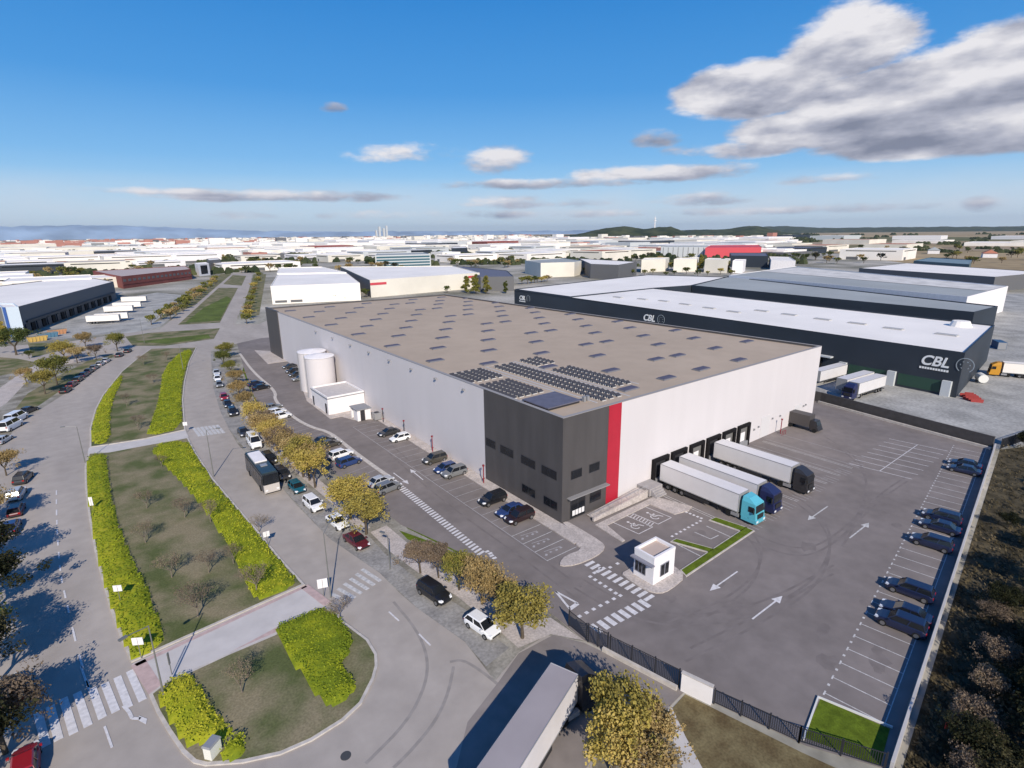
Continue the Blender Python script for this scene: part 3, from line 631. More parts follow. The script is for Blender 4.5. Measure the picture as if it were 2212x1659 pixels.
part('casing', M_grey, cu, lambda b: b.box(-.8, -.9, 0, .7, .9, 1.5)); part('fan_grille', M_navy, cu, lambda b: b.tube((0, 0, 1.503), (0, 0, 1.56), .55, n=14))

# red hydrant posts
M_hyd = mat('hydrant_red', (.22, .02, .03), .4)
for x, y, lb in ((-1.2, 34.8, 'dark red hydrant post nearest the green car bays along the long wall'), (-1.3, 46.3, 'dark hydrant post beside the white car parked against the long wall'), (-1.3, 56.5, 'thin hydrant post right beside the grey meter shelter'), (-1.3, 17.6, 'bright red hydrant post at the foot of the charcoal corner wall'), (59, -1.3, 'red hydrant post with pipes by the pale dock wall near the dark van')):
    hp = empty('hydrant_post', (x, y, .16 if x < 0 else .04), label=lb, cat='hydrant', group='red hydrant posts around the warehouse')
    part('pole', M_hyd if x > 50 or y < 40 else M_navy, hp, lambda b: (b.tube((0, 0, 0), (0, 0, 3.0), .09, n=8),))
    part('cap', M_hyd, hp, lambda b: (b.tube((0, 0, 3.0), (0, 0, 3.25), .2, n=8), b.tube((-.2, 0, .8), (.2, 0, .8), .08, n=8)))
    if x > 50: part('guard_rail', M_hyd, hp, lambda b: [b.tube((k, -.7, 0), (k, -.7, .9), .05) for k in (-.7, 0, .7)]+[b.tube((-.7, -.7, .9), (.7, -.7, .9), .05)])
# ramp, steps and railing in front of the offices
rp = empty('access_ramp', (9, -1.8, .17), label='pale concrete access ramp with low walls along the dock facade foot', cat='ramp')
part('ramp_slab', M_pave, rp, lambda b: b.hexa([(-4.6, -.5, 0), (6.6, -.5, 0), (6.6, 1.2, 0), (-4.6, 1.2, 0)], [(-4.6, -.5, .06), (6.6, -.5, 1.0), (6.6, 1.2, 1.0), (-4.6, 1.2, .06)]))
part('side_wall', M_pave, rp, lambda b: b.hexa([(-5.2, -.85, 0), (6.6, -.85, 0), (6.6, -.52, 0), (-5.2, -.52, 0)], [(-5.2, -.85, .5), (6.6, -.85, 1.25), (6.6, -.52, 1.25), (-5.2, -.52, .5)]))
part('handrail', M_steel, rp, lambda b: [b.tube((-5+1.9*i, -.7, .4+.12*i), (-5+1.9*i, -.7, 1.3+.12*i), .03) for i in range(7)]+[b.tube((-5, -.7, 1.3), (6.4, -.7, 2.05), .035)])
ls = empty('loading_steps', (17.6, -1.3, .17), label='grey concrete block with steps between the red stripe and the first dock', cat='steps')
part('landing', mat('grey_concrete', (.34, .32, .32), .9, var=.08, scale=1), ls, lambda b: b.box(-1.5, -1.3, 0, 1.6, 1.2, 1.2))
part('steps', MATS['grey_concrete'], ls, lambda b: [b.box(-1.2, -1.6-.3*i, 0, 1.2, -1.302-.3*i, 1.0-.25*i) for i in range(4)])

# gatehouse
gh = empty('gatehouse', (.55, -15.7, .17), label='small white gatehouse with tan flat roof and a steel sunshade', cat='gatehouse')
part('wall', M_stucco, gh, lambda b: b.box(-1.9, -1.45, 0, 2.0, 1.45, 3.25))
part('roof', mat('tan_felt', (.50, .40, .34), .9), gh, lambda b: b.sheet([(-1.65, -1.2), (1.75, -1.2), (1.75, 1.2), (-1.65, 1.2)], 3.256))
part('parapet', M_stucco, gh, lambda b: (b.box(-1.92, -1.47, 3.25, -1.66, 1.47, 3.6), b.box(1.76, -1.47, 3.25, 2.02, 1.47, 3.6), b.box(-1.66, -1.47, 3.25, 1.76, -1.21, 3.6), b.box(-1.66, 1.21, 3.25, 1.76, 1.47, 3.6)))
part('sunshade', M_shade, gh, lambda b: b.box(-2.5, -1.6, 2.55, -1.93, 1.6, 2.7))
w = part('window', M_shade, gh, lambda b: b.box(-1.96, -.35, .7, -1.902, 1.25, 2.2)); part('pane', M_glass, w, lambda b: [b.box(-1.975, -.27+.52*i, .8, -1.962, .13+.52*i, 2.1) for i in range(3)])
w = part('window', M_shade, gh, lambda b: b.box(-.7, -1.51, .6, .9, -1.452, 2.2)); part('pane', M_glass, w, lambda b: [b.box(-.6+.8*i, -1.525, .7, .05+.8*i, -1.512, 2.1) for i in range(2)])

# fences and walls of the lot
def fence(name, pts, h, lab, gate=False, sp=2.5):
    f = empty(name, (*pts[0], .03), label=lab, cat='fence')
    o = V((pts[0][0], pts[0][1], .03)); rail = MB(o); bars = MB(o)
    for a, c_ in zip(pts, pts[1:]):
        a = V(a); c_ = V(c_); L_ = (c_-a).length; n = max(1, round(L_/sp))
        for k in range(n+1):
            p = a+(c_-a)*(k/n); b = MB(o); b.box(p.x-.05, p.y-.05, .03, p.x+.05, p.y+.05, h+.1); b.build('post', M_navy, f)
        rail.rib([tuple(a), tuple(c_)], .05, h-.1, h-.04); rail.rib([tuple(a), tuple(c_)], .05, .2, .26)
        m_ = int(L_/.16)
        for k in range(m_): p = a+(c_-a)*((k+.5)/m_); bars.box(p.x-.024, p.y-.024, .2, p.x+.024, p.y+.024, h-.04)
    rail.build('rail', M_navy, f); bars.build('bars', M_navy, f); return f
fence('bar_fence', [(-13.6, -16.0), (-13.65, -18.6)], 2.0, 'short dark bar fence beside the lot gate, next to the yellow tree')
fence('bar_fence', [(-13.0, -21.2), (-11.3, -28.0)], 2.0, 'long dark bar fence between the gate and the white sign wall')
fence('bar_fence', [(-10.4, -31.0), (-8.4, -37.4), (-5.5, -42.5)], 1.6, 'dark bar fence between the white sign wall and the corner lawn')
fence('sliding_gate', [(-13.7, -18.9), (-13.1, -21.0)], 2.2, 'dark sliding gate at the entrance beside the zebra crossing', sp=1.1)
part('plinth', M_kerb, empty('low_wall', (0, 0, 0), label='long low pale kerb wall under the fence above the brown verge', cat='wall'), lambda b: b.rib([(-13.4, -20.6), (-11.7, -28.1)], .3, .02, .45) or b.rib([(-10.8, -31.0), (-8.8, -37.5), (-5.8, -42.9)], .3, .02, .45))
sw = empty('sign_wall', (-11.0, -29.6, .03), R(-74.5), label='short white wall in the fence by the brown verge', cat='wall')
part('panel', M_stucco, sw, lambda b: b.box(-1.35, -.15, 0, 1.35, .15, 1.9)); part('coping', M_kerb, sw, lambda b: b.box(-1.4, -.2, 1.9, 1.4, .2, 1.98))
lw = empty('boundary_wall', (0, 0, 0), label='long thin pale wall between the parking bays and the dark bank', cat='wall')
part('wall', mat('wall_concrete', (.46, .44, .43), .8, var=.08, scale=.5), lw, lambda b: b.rib([(-5.6, -42.9), (81.9, -30.3)], .22, 0, 1.15))
bw = empty('boundary_wall', (0, 0, 0), label='dark grey wall between the lot and the neighbour yard', cat='wall')
part('wall', mat('dark_wall', (.075, .07, .07), .9, var=.1, scale=1), bw, lambda b: b.rib([(81.9, -30.0), (87.6, 3.6), (82, 150)], .35, 0, 2.4)); part('coping', M_kerb, bw, lambda b: b.rib([(81.0, -30.0), (86.6, 3.6)], .4, 0, .5))
nf = fence('mesh_fence', [(82.4, -31), (96, -33.8), (112, -37.5), (140, -42)], 2.2, 'thin pale mesh fence along the edge of the neighbour yard', sp=4)

# ------------------------------------------------------------------ background buildings
M_cream = mat('cream_wall', (.70, .66, .58), .8, var=.06, scale=.05)
M_rwhite = mat('white_roof', (.84, .79, .73), .7, var=.05, scale=.05)
M_rgrey = mat('grey_roof', (.34, .36, .36), .8, var=.08, scale=.03)
M_rblue = mat('slate_blue_roof', (.13, .14, .19), .8)
M_slate = mat('blue_black_cladding', (.022, .030, .042), .6, var=.15, scale=.05)
M_brick = mat('brick_red', (.22, .075, .065), .8, var=.1, scale=.1)
M_redroof = mat('red_roof', (.55, .06, .08), .7)
M_tile = mat('roof_tile', (.42, .17, .11), .85)
M_teal = mat('teal_glass', (.05, .12, .15), .3)
M_pale = mat('pale_facade', (.52, .54, .55), .7)
M_lblue = mat('light_blue_cladding', (.50, .58, .66), .6)
M_blue = mat('blue_trim', (.02, .08, .30), .6)
M_greyd = mat('dark_grey_wall', (.12, .12, .125), .7)
def shed(name, label, cat, top, h, wall, roof, group=None, par=.5, extra=None, base=0):
    """a flat-roofed shed from the outline of its eaves at height h"""
    P = ccw(GL(top, h)) if max(abs(c_) for p in top for c_ in p) > 0 and top[0][0] is not None else top
    return shedw(name, label, cat, P, h, wall, roof, group, par, extra)
def shedw(name, label, cat, P, h, wall, roof, group=None, par=.5, extra=None):
    P = ccw(P); cx = sum(p[0] for p in P)/len(P); cy = sum(p[1] for p in P)/len(P)
    e = empty(name, (cx, cy, 0), label=label, cat=cat, group=group); o = (cx, cy, 0)
    b = MB(o); n = len(P); q = inset(P, .35)
    b.add([(x, y, 0) for x, y in P]+[(x, y, h) for x, y in P]+[(x, y, h) for x, y in q]+[(x, y, h-par) for x, y in q],
          [(i, (i+1) % n, n+(i+1) % n, n+i) for i in range(n)]+[(n+i, n+(i+1) % n, 2*n+(i+1) % n, 2*n+i) for i in range(n)]+[(2*n+i, 2*n+(i+1) % n, 3*n+(i+1) % n, 3*n+i) for i in range(n)])
    b.build('wall', wall, e); MB(o).sheet(inset(P, .33), h-par+.01).build('roof', roof, e)
    e['_w'] = 0
    return e, P, o
def facade_box(e, o, a, c_, z0, z1, t, m_, name, u0=0, u1=1, off=.004):
    """a box lying on the outer face of the wall a->c_ (counter-clockwise outline)"""
    a = V(a); c_ = V(c_); d = (c_-a); n = V((d.y, -d.x)).normalized(); p = a+d*u0; q = a+d*u1
    b = MB(o); b.hexa([(*(p+n*off), z0), (*(q+n*off), z0), (*(q+n*(off+t)), z0), (*(p+n*(off+t)), z0)], [(*(p+n*off), z1), (*(q+n*off), z1), (*(q+n*(off+t)), z1), (*(p+n*(off+t)), z1)])
    return b.build(name, m_, e)
def rooflights(e, o, pts, sx, sy, z, ang, m_=None):
    for x, y in pts:
        b = MB(); b.box(-sx, -sy, 0, sx, sy, .35); k = b.build('roof_light', m_ or mat('roof_light_grey', (.42, .41, .40), .6), e); k.location = (x-o[0], y-o[1], z); k.rotation_euler = (0, 0, ang)

# the dark logistics sheds right behind (front wing, left wing, rear wing)
hC = 11.3
FL, FR, BR = (1111, 625), (2085, 762), (2149, 702)
f1, f2, f3, f4 = G(*FL, hC), G(*FR, hC), G(*BR, hC), G(1411, 622, hC)
f0 = G(1230, 641, hC)
ang = math.atan2(f1[1]-f2[1], f1[0]-f2[0])
vd = V((f1[0]-f2[0], f1[1]-f2[1])).normalized()                 # along the long front
cw, P, o = shedw('logistics_shed', 'long charcoal shed with a white roof and white lettering right of the big warehouse', 'warehouse', [f2, f3, f4, f0, f1], hC, M_slate, M_rwhite, par=.4)
fa, fb = V(f2), V(f1)
LEN = (fb-fa).length
nf_ = V((-(fb-fa).y, (fb-fa).x)).normalized()                    # outward, towards the camera side
if nf_.dot(V((CAM.x, CAM.y))-fa) < 0: nf_ = -nf_
def onface(u, off): p = fa+(fb-fa).normalized()*u+nf_*off; return p
# light band (canopy edge) low on the facade, docks and pillars under it
b = MB(o); p = [onface(30, .05), onface(120, .05), onface(120, 1.6), onface(30, 1.6)]
b.hexa([(q.x, q.y, 4.6) for q in p], [(q.x, q.y, 5.0) for q in p]); b.build('canopy', M_pale, cw)
for i in range(14):
    u = 33+i*4.6; p = [onface(u, .01), onface(u+3.2, .01), onface(u+3.2, .6), onface(u, .6)]
    b = MB(o); b.hexa([(q.x, q.y, 0) for q in p], [(q.x, q.y, 4.3) for q in p]); b.build('dock_shelter', M_black, cw)
for u in (1.2, 13.5, 26):
    p = [onface(u, .02), onface(u+1.9, .02), onface(u+1.9, .9), onface(u, .9)]
    b = MB(o); b.hexa([(q.x, q.y, 0) for q in p], [(q.x, q.y, 3.9) for q in p]); b.build('pillar', M_pale, cw)
for u0, u1 in ((3.6, 13), (15.8, 25.5)):
    p = [onface(u0, .01), onface(u1, .01), onface(u1, .06), onface(u0, .06)]
    b = MB(o); b.hexa([(q.x, q.y, .6) for q in p], [(q.x, q.y, 3.6) for q in p]); b.build('green_screen', mat('dark_green_panel', (.02, .06, .04), .6), cw)
# lettering
def sign(u, z, s):
    cu_ = bpy.data.curves.new('lettering', 'FONT'); cu_.body = 'CBL'; cu_.size = 3.3*s; cu_.extrude = .06; cu_.shear = .25; cu_.offset = .07*s
    t = bpy.data.objects.new('lettering', cu_); COL.objects.link(t); dg = bpy.context.evaluated_depsgraph_get()
    me = bpy.data.meshes.new_from_object(t.evaluated_get(dg)); bpy.data.objects.remove(t)
    k = bpy.data.objects.new('lettering', me); COL.objects.link(k); k.parent = cw
    me.materials.clear(); me.materials.append(M_sign)
    p = onface(u, .1); k.location = (p.x-o[0], p.y-o[1], z)
    xd = -(fb-fa).normalized(); MX = Matrix(((xd.x, 0, nf_.x, p.x-o[0]), (xd.y, 0, nf_.y, p.y-o[1]), (0, 1, 0, z), (0, 0, 0, 1))); k.matrix_local = MX
    b = MB()
    for i in range(11): b.box(.1*s+.55*i*s, -1.05*s, 0, (.52+.55*i)*s, -.55*s, .06)
    k2 = b.build('small_lettering', M_sign, cw); k2.matrix_local = MX
    b = MB(); c0 = (8.9*s, 1.2*s)
    for i in range(16):
        a0, a1 = 2*pi*i/20-.9, 2*pi*(i+1)/20-.9
        for r in (1.75*s, 1.0*s)[:1 + (i % 3 == 0)]: b.hexa([(c0[0]+r*cos(a0), c0[1]+r*sin(a0), 0), (c0[0]+r*cos(a1), c0[1]+r*sin(a1), 0), (c0[0]+(r-.16*s)*cos(a1), c0[1]+(r-.16*s)*sin(a1), 0), (c0[0]+(r-.16*s)*cos(a0), c0[1]+(r-.16*s)*sin(a0), 0)], [(c0[0]+r*cos(a0), c0[1]+r*sin(a0), .05), (c0[0]+r*cos(a1), c0[1]+r*sin(a1), .05), (c0[0]+(r-.16*s)*cos(a1), c0[1]+(r-.16*s)*sin(a1), .05), (c0[0]+(r-.16*s)*cos(a0), c0[1]+(r-.16*s)*sin(a0), .05)])
    k3 = b.build('emblem', mat('sign_grey', (.30, .34, .37), .5), cw); k3.matrix_local = MX
M_sign = mat('sign_white', (.75, .76, .76), .5)
def uof(px, py, z):
    q = V(G(px, py, z)); return (q-fa).dot((fb-fa).normalized())
sign(uof(1964, 790, 7.2), 7.0, 1.05); sign(uof(1387, 688, 7.0), 6.4, 1.05); sign(uof(1113, 645, 7), 6.4, .95)
rl = []
for x, y in ((1335, 641), (1388, 645), (1434, 649), (1480, 656), (1532, 664), (1585, 672), (1645, 670), (1705, 678), (1777, 688), (1852, 697), (1930, 708), (2045, 721)):
    rl.append(G(x, y, hC))
rooflights(cw, o, rl[:6]+rl[6:], .9, 2.6, hC-.38, ang+pi/2)
b = MB(o); q = V(G(2075, 702, hC)); b.tube((q.x, q.y, hC-.4), (q.x, q.y, hC+1.3), 3.0, 2.2, n=14); b.build('roof_dome', M_rwhite, cw)
# far grey bar along the rear of the front wing roof
shed('logistics_shed', 'white-roofed wing joining the charcoal sheds at their far left end', 'warehouse', [(1113, 624), (1250, 609), (1400, 593), (1570, 598), (1493, 616), (1413, 621.6), (1232, 640.3)], hC, M_slate, M_rwhite, par=.4)
e2, P2, o2 = shed('logistics_shed', 'second charcoal shed with grey roof behind the lettered one', 'warehouse', [(1495, 616), (2105, 674), (2156, 661), (1572, 597)], hC, M_slate, M_rgrey, par=.4)
pth = GL([(1690, 655), (1678, 632)], hC)
# light joint panel in the rear facade
e3, P3, o3 = shed('long_shed', 'long grey-roofed shed with a bright white gable at its right end', 'warehouse', [(1575, 594), (2090, 641), (2178, 618), (1720, 575)], 12.5, M_stucco, M_rgrey, par=.3)
b = MB(o3); cc = GL([(1640, 585), (2135, 628), (2176, 618), (1725, 577)], 12.5); b.sheet(inset(cc, .6), 12.35); b.build('skylight_strip', mat('pale_roof', (.60, .58, .55), .8, var=.15, scale=.15), e3)
e4, P4, o4 = shed('long_shed', 'farther long shed with grey wall and white roof beyond the white gable', 'warehouse', [(1856, 579), (2150, 598), (2260, 588), (1960, 568)], 10, M_greyd, M_rwhite, par=.3)
shed('low_hall', 'low hall with a dark teal roof beyond the long white-roofed shed', 'industrial hall', [(1974, 563), (2094, 571), (2100, 561), (2010, 556)], 7, M_teal, M_teal)
# left: dark depot
e5, P5, o5 = shed('depot_building', 'long dark depot with loading doors on the left edge, beside the white lorries', 'warehouse', [(41, 662), (245, 608), (205, 601), (110, 604), (-190, 640), (-160, 672)], 12, M_greyd, M_rwhite, par=.4)
for i in range(len(P5)):
    a, c_ = P5[i], P5[(i+1) % len(P5)]
    if math.dist(a, G(41, 662, 12)) < 1 and math.dist(c_, G(245, 608, 12)) < 1 or math.dist(c_, G(41, 662, 12)) < 1 and math.dist(a, G(245, 608, 12)) < 1:
        L_ = math.dist(a, c_)
        for k in range(22): facade_box(e5, o5, a, c_, .5, 4, .5, M_black if k % 2 else M_slate, 'loading_door', (k+.15)/24, (k+.8)/24)
        facade_box(e5, o5, a, c_, 4.6, 5.4, .8, M_slate, 'canopy', .02, .96)
q0 = V(G(41, 662, 12))
e6, P6, o6 = shed('depot_block', 'tall light blue end block of the dark depot at the left edge', 'office block', [(5, 664), (39.5, 662.3), (30, 655), (-6, 655)], 12.6, M_lblue, M_rwhite)
facade_box(e6, o6, G(5, 664, 12.6), G(39.5, 662.3, 12.6), 0, 12.6, .3, M_blue, 'blue_band', 0, .18)
e7, P7, o7 = shed('brick_building', 'long brick-red industrial building left of the avenue behind the dark depot', 'factory', [(262, 597), (412, 581), (400, 574), (200, 585)], 10, M_brick, mat('dusty_roof', (.45, .38, .36), .8))
for i in range(len(P7)):
    a, c_ = P7[i], P7[(i+1) % len(P7)]
    if {round(a[0]), round(c_[0])} == {round(G(262, 597, 10)[0]), round(G(412, 581, 10)[0])}:
        for k in range(16): facade_box(e7, o7, a, c_, 5.5, 7.5, .1, M_greyd, 'window', (k+.2)/16, (k+.75)/16)
        facade_box(e7, o7, a, c_, 3.2, 3.7, .3, M_brick, 'string_course', 0, 1)
e8, P8, o8 = shed('office_block', 'white office block with one big dark window at the avenue', 'office block', [(427, 571), (451, 569), (444, 566), (420, 568)], 12.5, M_stucco, M_rwhite)
facade_box(e8, o8, G(427, 571, 12.5), G(451, 569, 12.5), 2, 11, .1, M_glass, 'window', .2, .8)
e8b, P8b, o8b = shed('office_block', 'dark-glazed office block behind the white one with the big window', 'office block', [(452, 562), (476, 560), (470, 557), (446, 559)], 13, M_greyd, M_rwhite)
# centre
e9, P9, o9 = shed('white_warehouse', 'brilliant white warehouse left of centre behind the big roof', 'warehouse', [(584, 618), (777, 611), (748, 589), (600, 592)], 11, M_rwhite, M_rwhite)
for u0, u1 in ((.03, .16), (.2, .33)): facade_box(e9, o9, G(584, 618, 11), G(777, 611, 11), .8, 2.2, .15, M_greyd, 'window', u0, u1)
shed('white_warehouse', 'smaller white shed right behind the brilliant white warehouse', 'warehouse', [(598, 590), (748, 588), (695, 576), (602, 578)], 11.5, M_rwhite, M_rwhite)
e10, P10, o10 = shed('striped_warehouse', 'white warehouse with red bands at both facade ends', 'warehouse', [(799, 605), (1036, 589), (978, 574), (735, 576)], 11.5, M_cream, M_rwhite)
for u0, u1 in ((0, .13), (.88, 1)): facade_box(e10, o10, G(799, 605, 11.5), G(1036, 589, 11.5), 8.0, 9.6, .15, M_redroof, 'red_band', u0, u1)
facade_box(e10, o10, G(735, 576, 11.5), G(799, 605, 11.5), 0, 11.3, .15, M_greyd, 'dark_panel', 0, 1)
shed('blue_roofed_hall', 'hall with a slate-blue roof right of the red-banded warehouse', 'industrial hall', [(1038, 598), (1110, 597), (1095, 584), (1000, 575), (985, 575.5)], 10.5, M_greyd, M_rblue)
shed('white_hall', 'low white hall between the blue roof and the charcoal shed', 'industrial hall', [(1066, 605), (1108, 601), (1104, 596), (1062, 599)], 7, M_cream, M_rwhite)
e11, P11, o11 = shed('glazed_office', 'long glazed office building with horizontal bands behind the warehouses', 'office block', [(810, 552), (930, 549), (915, 545), (815, 547)], 16, M_pale, M_rgrey)
for k in range(4): facade_box(e11, o11, G(810, 552, 16), G(930, 549, 16), 2+3.5*k, 4+3.5*k, .3, M_teal, 'window_band', .02, .98)
shed('cube_block', 'cream block with a dark left flank behind the trees', 'industrial hall', [(1168, 568), (1241, 566), (1256, 563), (1212, 557), (1134, 562)], 13.5, M_cream, M_rgrey)
e12, P12, o12 = shed('cube_block', 'block with a wide dark grey front beyond the charcoal shed', 'industrial hall', [(1276, 570), (1336, 572), (1376, 565), (1250, 558)], 13, M_greyd, M_rwhite)
shed('cube_block', 'first narrow cream block in the row behind the charcoal shed', 'industrial hall', [(1386, 561), (1438, 559), (1446, 556), (1392, 557)], 13, M_cream, M_rwhite)
shed('cube_block', 'middle cream block of the row, left of the green poplars', 'industrial hall', [(1456, 560), (1506, 559), (1512, 556), (1462, 557)], 13, M_cream, M_rwhite)
shed('cube_block', 'last cream block of the row, right of the green poplars', 'industrial hall', [(1523, 560), (1571, 561), (1578, 558), (1530, 557)], 13, M_cream, M_rwhite)
shed('cube_block', 'small white block next to the dark roofs right of the poplars', 'industrial hall', [(1583, 563), (1606, 563), (1612, 560), (1588, 560)], 12, M_stucco, M_rwhite)
e13, P13, o13 = shed('panelled_block', 'pale grey block with upright stripes left of the red roof', 'industrial hall', [(1428, 533), (1526, 533), (1530, 530), (1440, 530)], 17, M_pale, M_rgrey)
for k in range(9): facade_box(e13, o13, G(1428, 533, 17), G(1526, 533, 17), 1, 16, .2, M_greyd, 'upright_stripe', (k+.45)/9, (k+.55)/9)
shed('red_hall', 'long vivid red hall right of the striped grey block', 'industrial hall', [(1524, 535), (1645, 534), (1640, 529), (1535, 530)], 16, M_redroof, M_redroof)
shed('dark_sawtooth_hall', 'dark navy roofed hall in front of the vivid red one', 'industrial hall', [(1580, 552), (1660, 553), (1655, 546), (1576, 546)], 13, M_slate, M_rblue)
shed('white_hall', 'white hall with grey roof right of the dark roofed hall', 'industrial hall', [(1666, 562), (1719, 563), (1706, 555), (1662, 554)], 10, M_stucco, M_rwhite)
shed('dark_glass_office', 'dark glazed cube office with white frame behind the glazed building', 'office block', [(975, 536), (1010, 535), (1006, 532), (978, 533)], 15, M_slate, M_rwhite)
for nm, lb, x, y, w_, c_ in (('villa', 'white house with a bright red tiled roof near the right edge', 2136, 556, 12, M_tile), ('villa', 'white gabled house among the trees towards the right edge', 2016, 548, 10, M_rgrey)):
    x0, y0 = G(x, y); v = empty(nm, (x0, y0, 0), .3, label=lb, cat='house')
    part('wall', M_stucco, v, lambda b: b.box(-w_, -8, 0, w_, 8, 6)); part('roof', c_, v, lambda b: b.add([(-w_-1, -9, 6), (w_+1, -9, 6), (w_+1, 9, 6), (-w_-1, 9, 6), (-w_+4, 0, 11), (w_-4, 0, 11)], [(0, 1, 5, 4), (1, 2, 5), (2, 3, 4, 5), (3, 0, 4), (0, 3, 2, 1)]))
# the estate beyond: sheds on a rough street grid
kept = [(P[0][0], P[0][1]) for P in ()]
occ = [o_ for o_ in bpy.data.objects if o_.type == 'EMPTY' and o_.get('category') in ('warehouse', 'industrial hall', 'office block', 'factory', 'house')]
occp = [PX(o_.location.x, o_.location.y) for o_ in occ]
pal = [(M_rwhite, M_rwhite, 'white'), (M_cream, M_rwhite, 'cream-walled'), (M_stucco, M_rwhite, 'plain white'), (M_pale, M_rgrey, 'grey-roofed'), (M_cream, mat('tan_roof', (.5, .44, .38), .8), 'tan-roofed'), (M_pale, M_rwhite, 'pale-roofed'), (M_slate, M_rwhite, 'dark-walled'), (M_cream, M_tile, 'tile-roofed'), (M_brick, M_redroof, 'red-roofed'), (M_slate, M_rblue, 'slate-roofed')]
wts = [22, 14, 14, 6, 5, 12, 5, 5, 2, 3]
nb = 0; rng = random.Random(11); FAR = []
dist = 380.0
while dist < 3400 and nb < 290:
    cell = 40+dist*.055
    x = -240
    while x < 2420:
        # walk along one ring of view azimuths
        az = math.atan2(ray(x, 600).y, ray(x, 600).x); jx = rng.uniform(-.15, .15)*cell
        cx, cy = CAM.x+cos(az)*(dist+jx), CAM.y+sin(az)*(dist+jx); px, py = PX(cx, cy)
        stepx = cell*1.1/dist*FPX
        x += stepx*rng.uniform(.95, 1.3)
        if rng.random() < .06 or px < -200 or px > 2300: continue
        if py > 640 - (0 if px < 420 else 0) and px < 300: continue
        if any(abs(px-q[0]) < 58+12000/max(60, dist)*.7 and abs(py-q[1]) < 13 for q in occp): continue
        ax = 508+(py-600)*-.35
        if abs(px-(ax)) < 5+22000/dist*.9: continue
        if px > 560 and py > 566: continue
        if 190 < px < 600 and py > 592: continue
        if px > 1690 and rng.random() < (.72 if px < 2000 or dist < 900 else .93): continue
        if 1230 < px < 1700 and dist > 2600: continue
        if px < 480 and dist > 1800 and rng.random() < .6: continue
        w_, d_ = cell*rng.uniform(.3, .55), cell*rng.uniform(.28, .46); h = rng.uniform(7, 12)+dist*.0012*rng.random()*3
        wm, rm, nm = rng.choices(pal, wts)[0]; a = .0+rng.choice((0, 0, .05, -.04, .12))
        P = [(cx+sx*w_*cos(a)-sy*d_*sin(a), cy+sx*w_*sin(a)+sy*d_*cos(a)) for sx, sy in ((-1, -1), (1, -1), (1, 1), (-1, 1))]
        side = 'left of the avenue' if px < 480 else ('right of the avenue' if px < 1050 else 'beyond the charcoal shed' if px < 1700 else 'towards the brown fields')
        far = 'near' if dist < 700 else ('mid-distance' if dist < 1400 else 'distant')
        e, PP, oo = shedw('industrial_shed', f'{far} {nm} industrial shed {side}', 'industrial shed', P, h, wm, rm, group=f'{far} {nm} industrial sheds {side}', par=.4)
        if dist < 1300:
            for i in (0, 3):
                a_, c_ = PP[i], PP[(i+1) % 4]; facade_box(e, oo, a_, c_, 0.2, 4.0, .1, M_greyd, 'loading_door', .12, .12+rng.uniform(.1, .5)); facade_box(e, oo, a_, c_, h-2.6, h-1.6, .1, M_glass, 'window_band', .1, .9)
        nb += 1; FAR.append((cx, cy, max(w_, d_)))
    dist += cell*1.12
def sheds_far(b):
    px = rg.uniform(-180, 1720); d = 1000*(5600/1000)**(rg.random()**.9)
    if px > 1330 and d > 2400: px = rg.uniform(-180, 1330)
    r = ray(px, 600); az = math.atan2(r.y, r.x); x, y = CAM.x+cos(az)*d, CAM.y+sin(az)*d
    if any(abs(x-f[0]) < f[2]+22 and abs(y-f[1]) < f[2]+22 for f in FAR): return
    if abs(PX(x, y)[0]-(508+(PX(x, y)[1]-600)*-.35)) < 6+22000/d: return
    w_ = rg.uniform(14, 46); q_ = rg.uniform(12, 36); h = rg.uniform(6, 12)+rg.random()*d*.0012; b.cur = rg.choices((0, 1, 2, 3, 4, 5), (9, 4, 3, 2, 1, 1))[0]
    b.box(x-w_, y-q_, 0, x+w_, y+q_, h); c0 = b.cur; b.cur = rg.choice((0, 0, 2)); b.box(x-w_*.6, y-q_*.5, h, x+w_*.5*rg.random(), y+q_*.3, h+1.2); b.cur = c0
# the town on the horizon and dark woods: masses nobody could count
def mass(name, n, f, mats, cat, label):
    b = MB()
    for _ in range(n): f(b)
    o = b.build(name, mats); tag(o, label, cat, kind='stuff'); return o
rg = random.Random(5)
rg = random.Random(5)
def town(b):
    px = rg.uniform(-150, 1700); d = rg.uniform(2900, 9000)
    if 1150 < px and d > 3600: px = rg.uniform(-150, 1150)
    r = ray(px, 600); az = math.atan2(r.y, r.x); x, y = CAM.x+cos(az)*d, CAM.y+sin(az)*d
    k = rg.random(); left = px < 420
    w_ = rg.uniform(10, 34); h = rg.uniform(9, 22)+(14 if rg.random() < .06 else 0); b.cur = rg.choices((0, 1, 2, 3), (6, 2, 2, 1) if left else (1.6, 4, 4, 1))[0]
    b.box(x-w_, y-rg.uniform(8, 22), 0, x+w_, y+rg.uniform(8, 22), h)
rg = random.Random(6)
mass('distant_sheds', 1300, sheds_far, [M_rwhite, M_cream, M_pale, M_greyd, mat('town_brick', (.42, .20, .16), .9), M_rblue], 'sheds', 'countless pale warehouse roofs spread out beyond the nearer sheds')
mass('distant_town', 4200, town, [mat('town_brick', (.42, .20, .16), .9), M_cream, M_rwhite, M_greyd], 'town', 'far red and white town spread along the horizon')
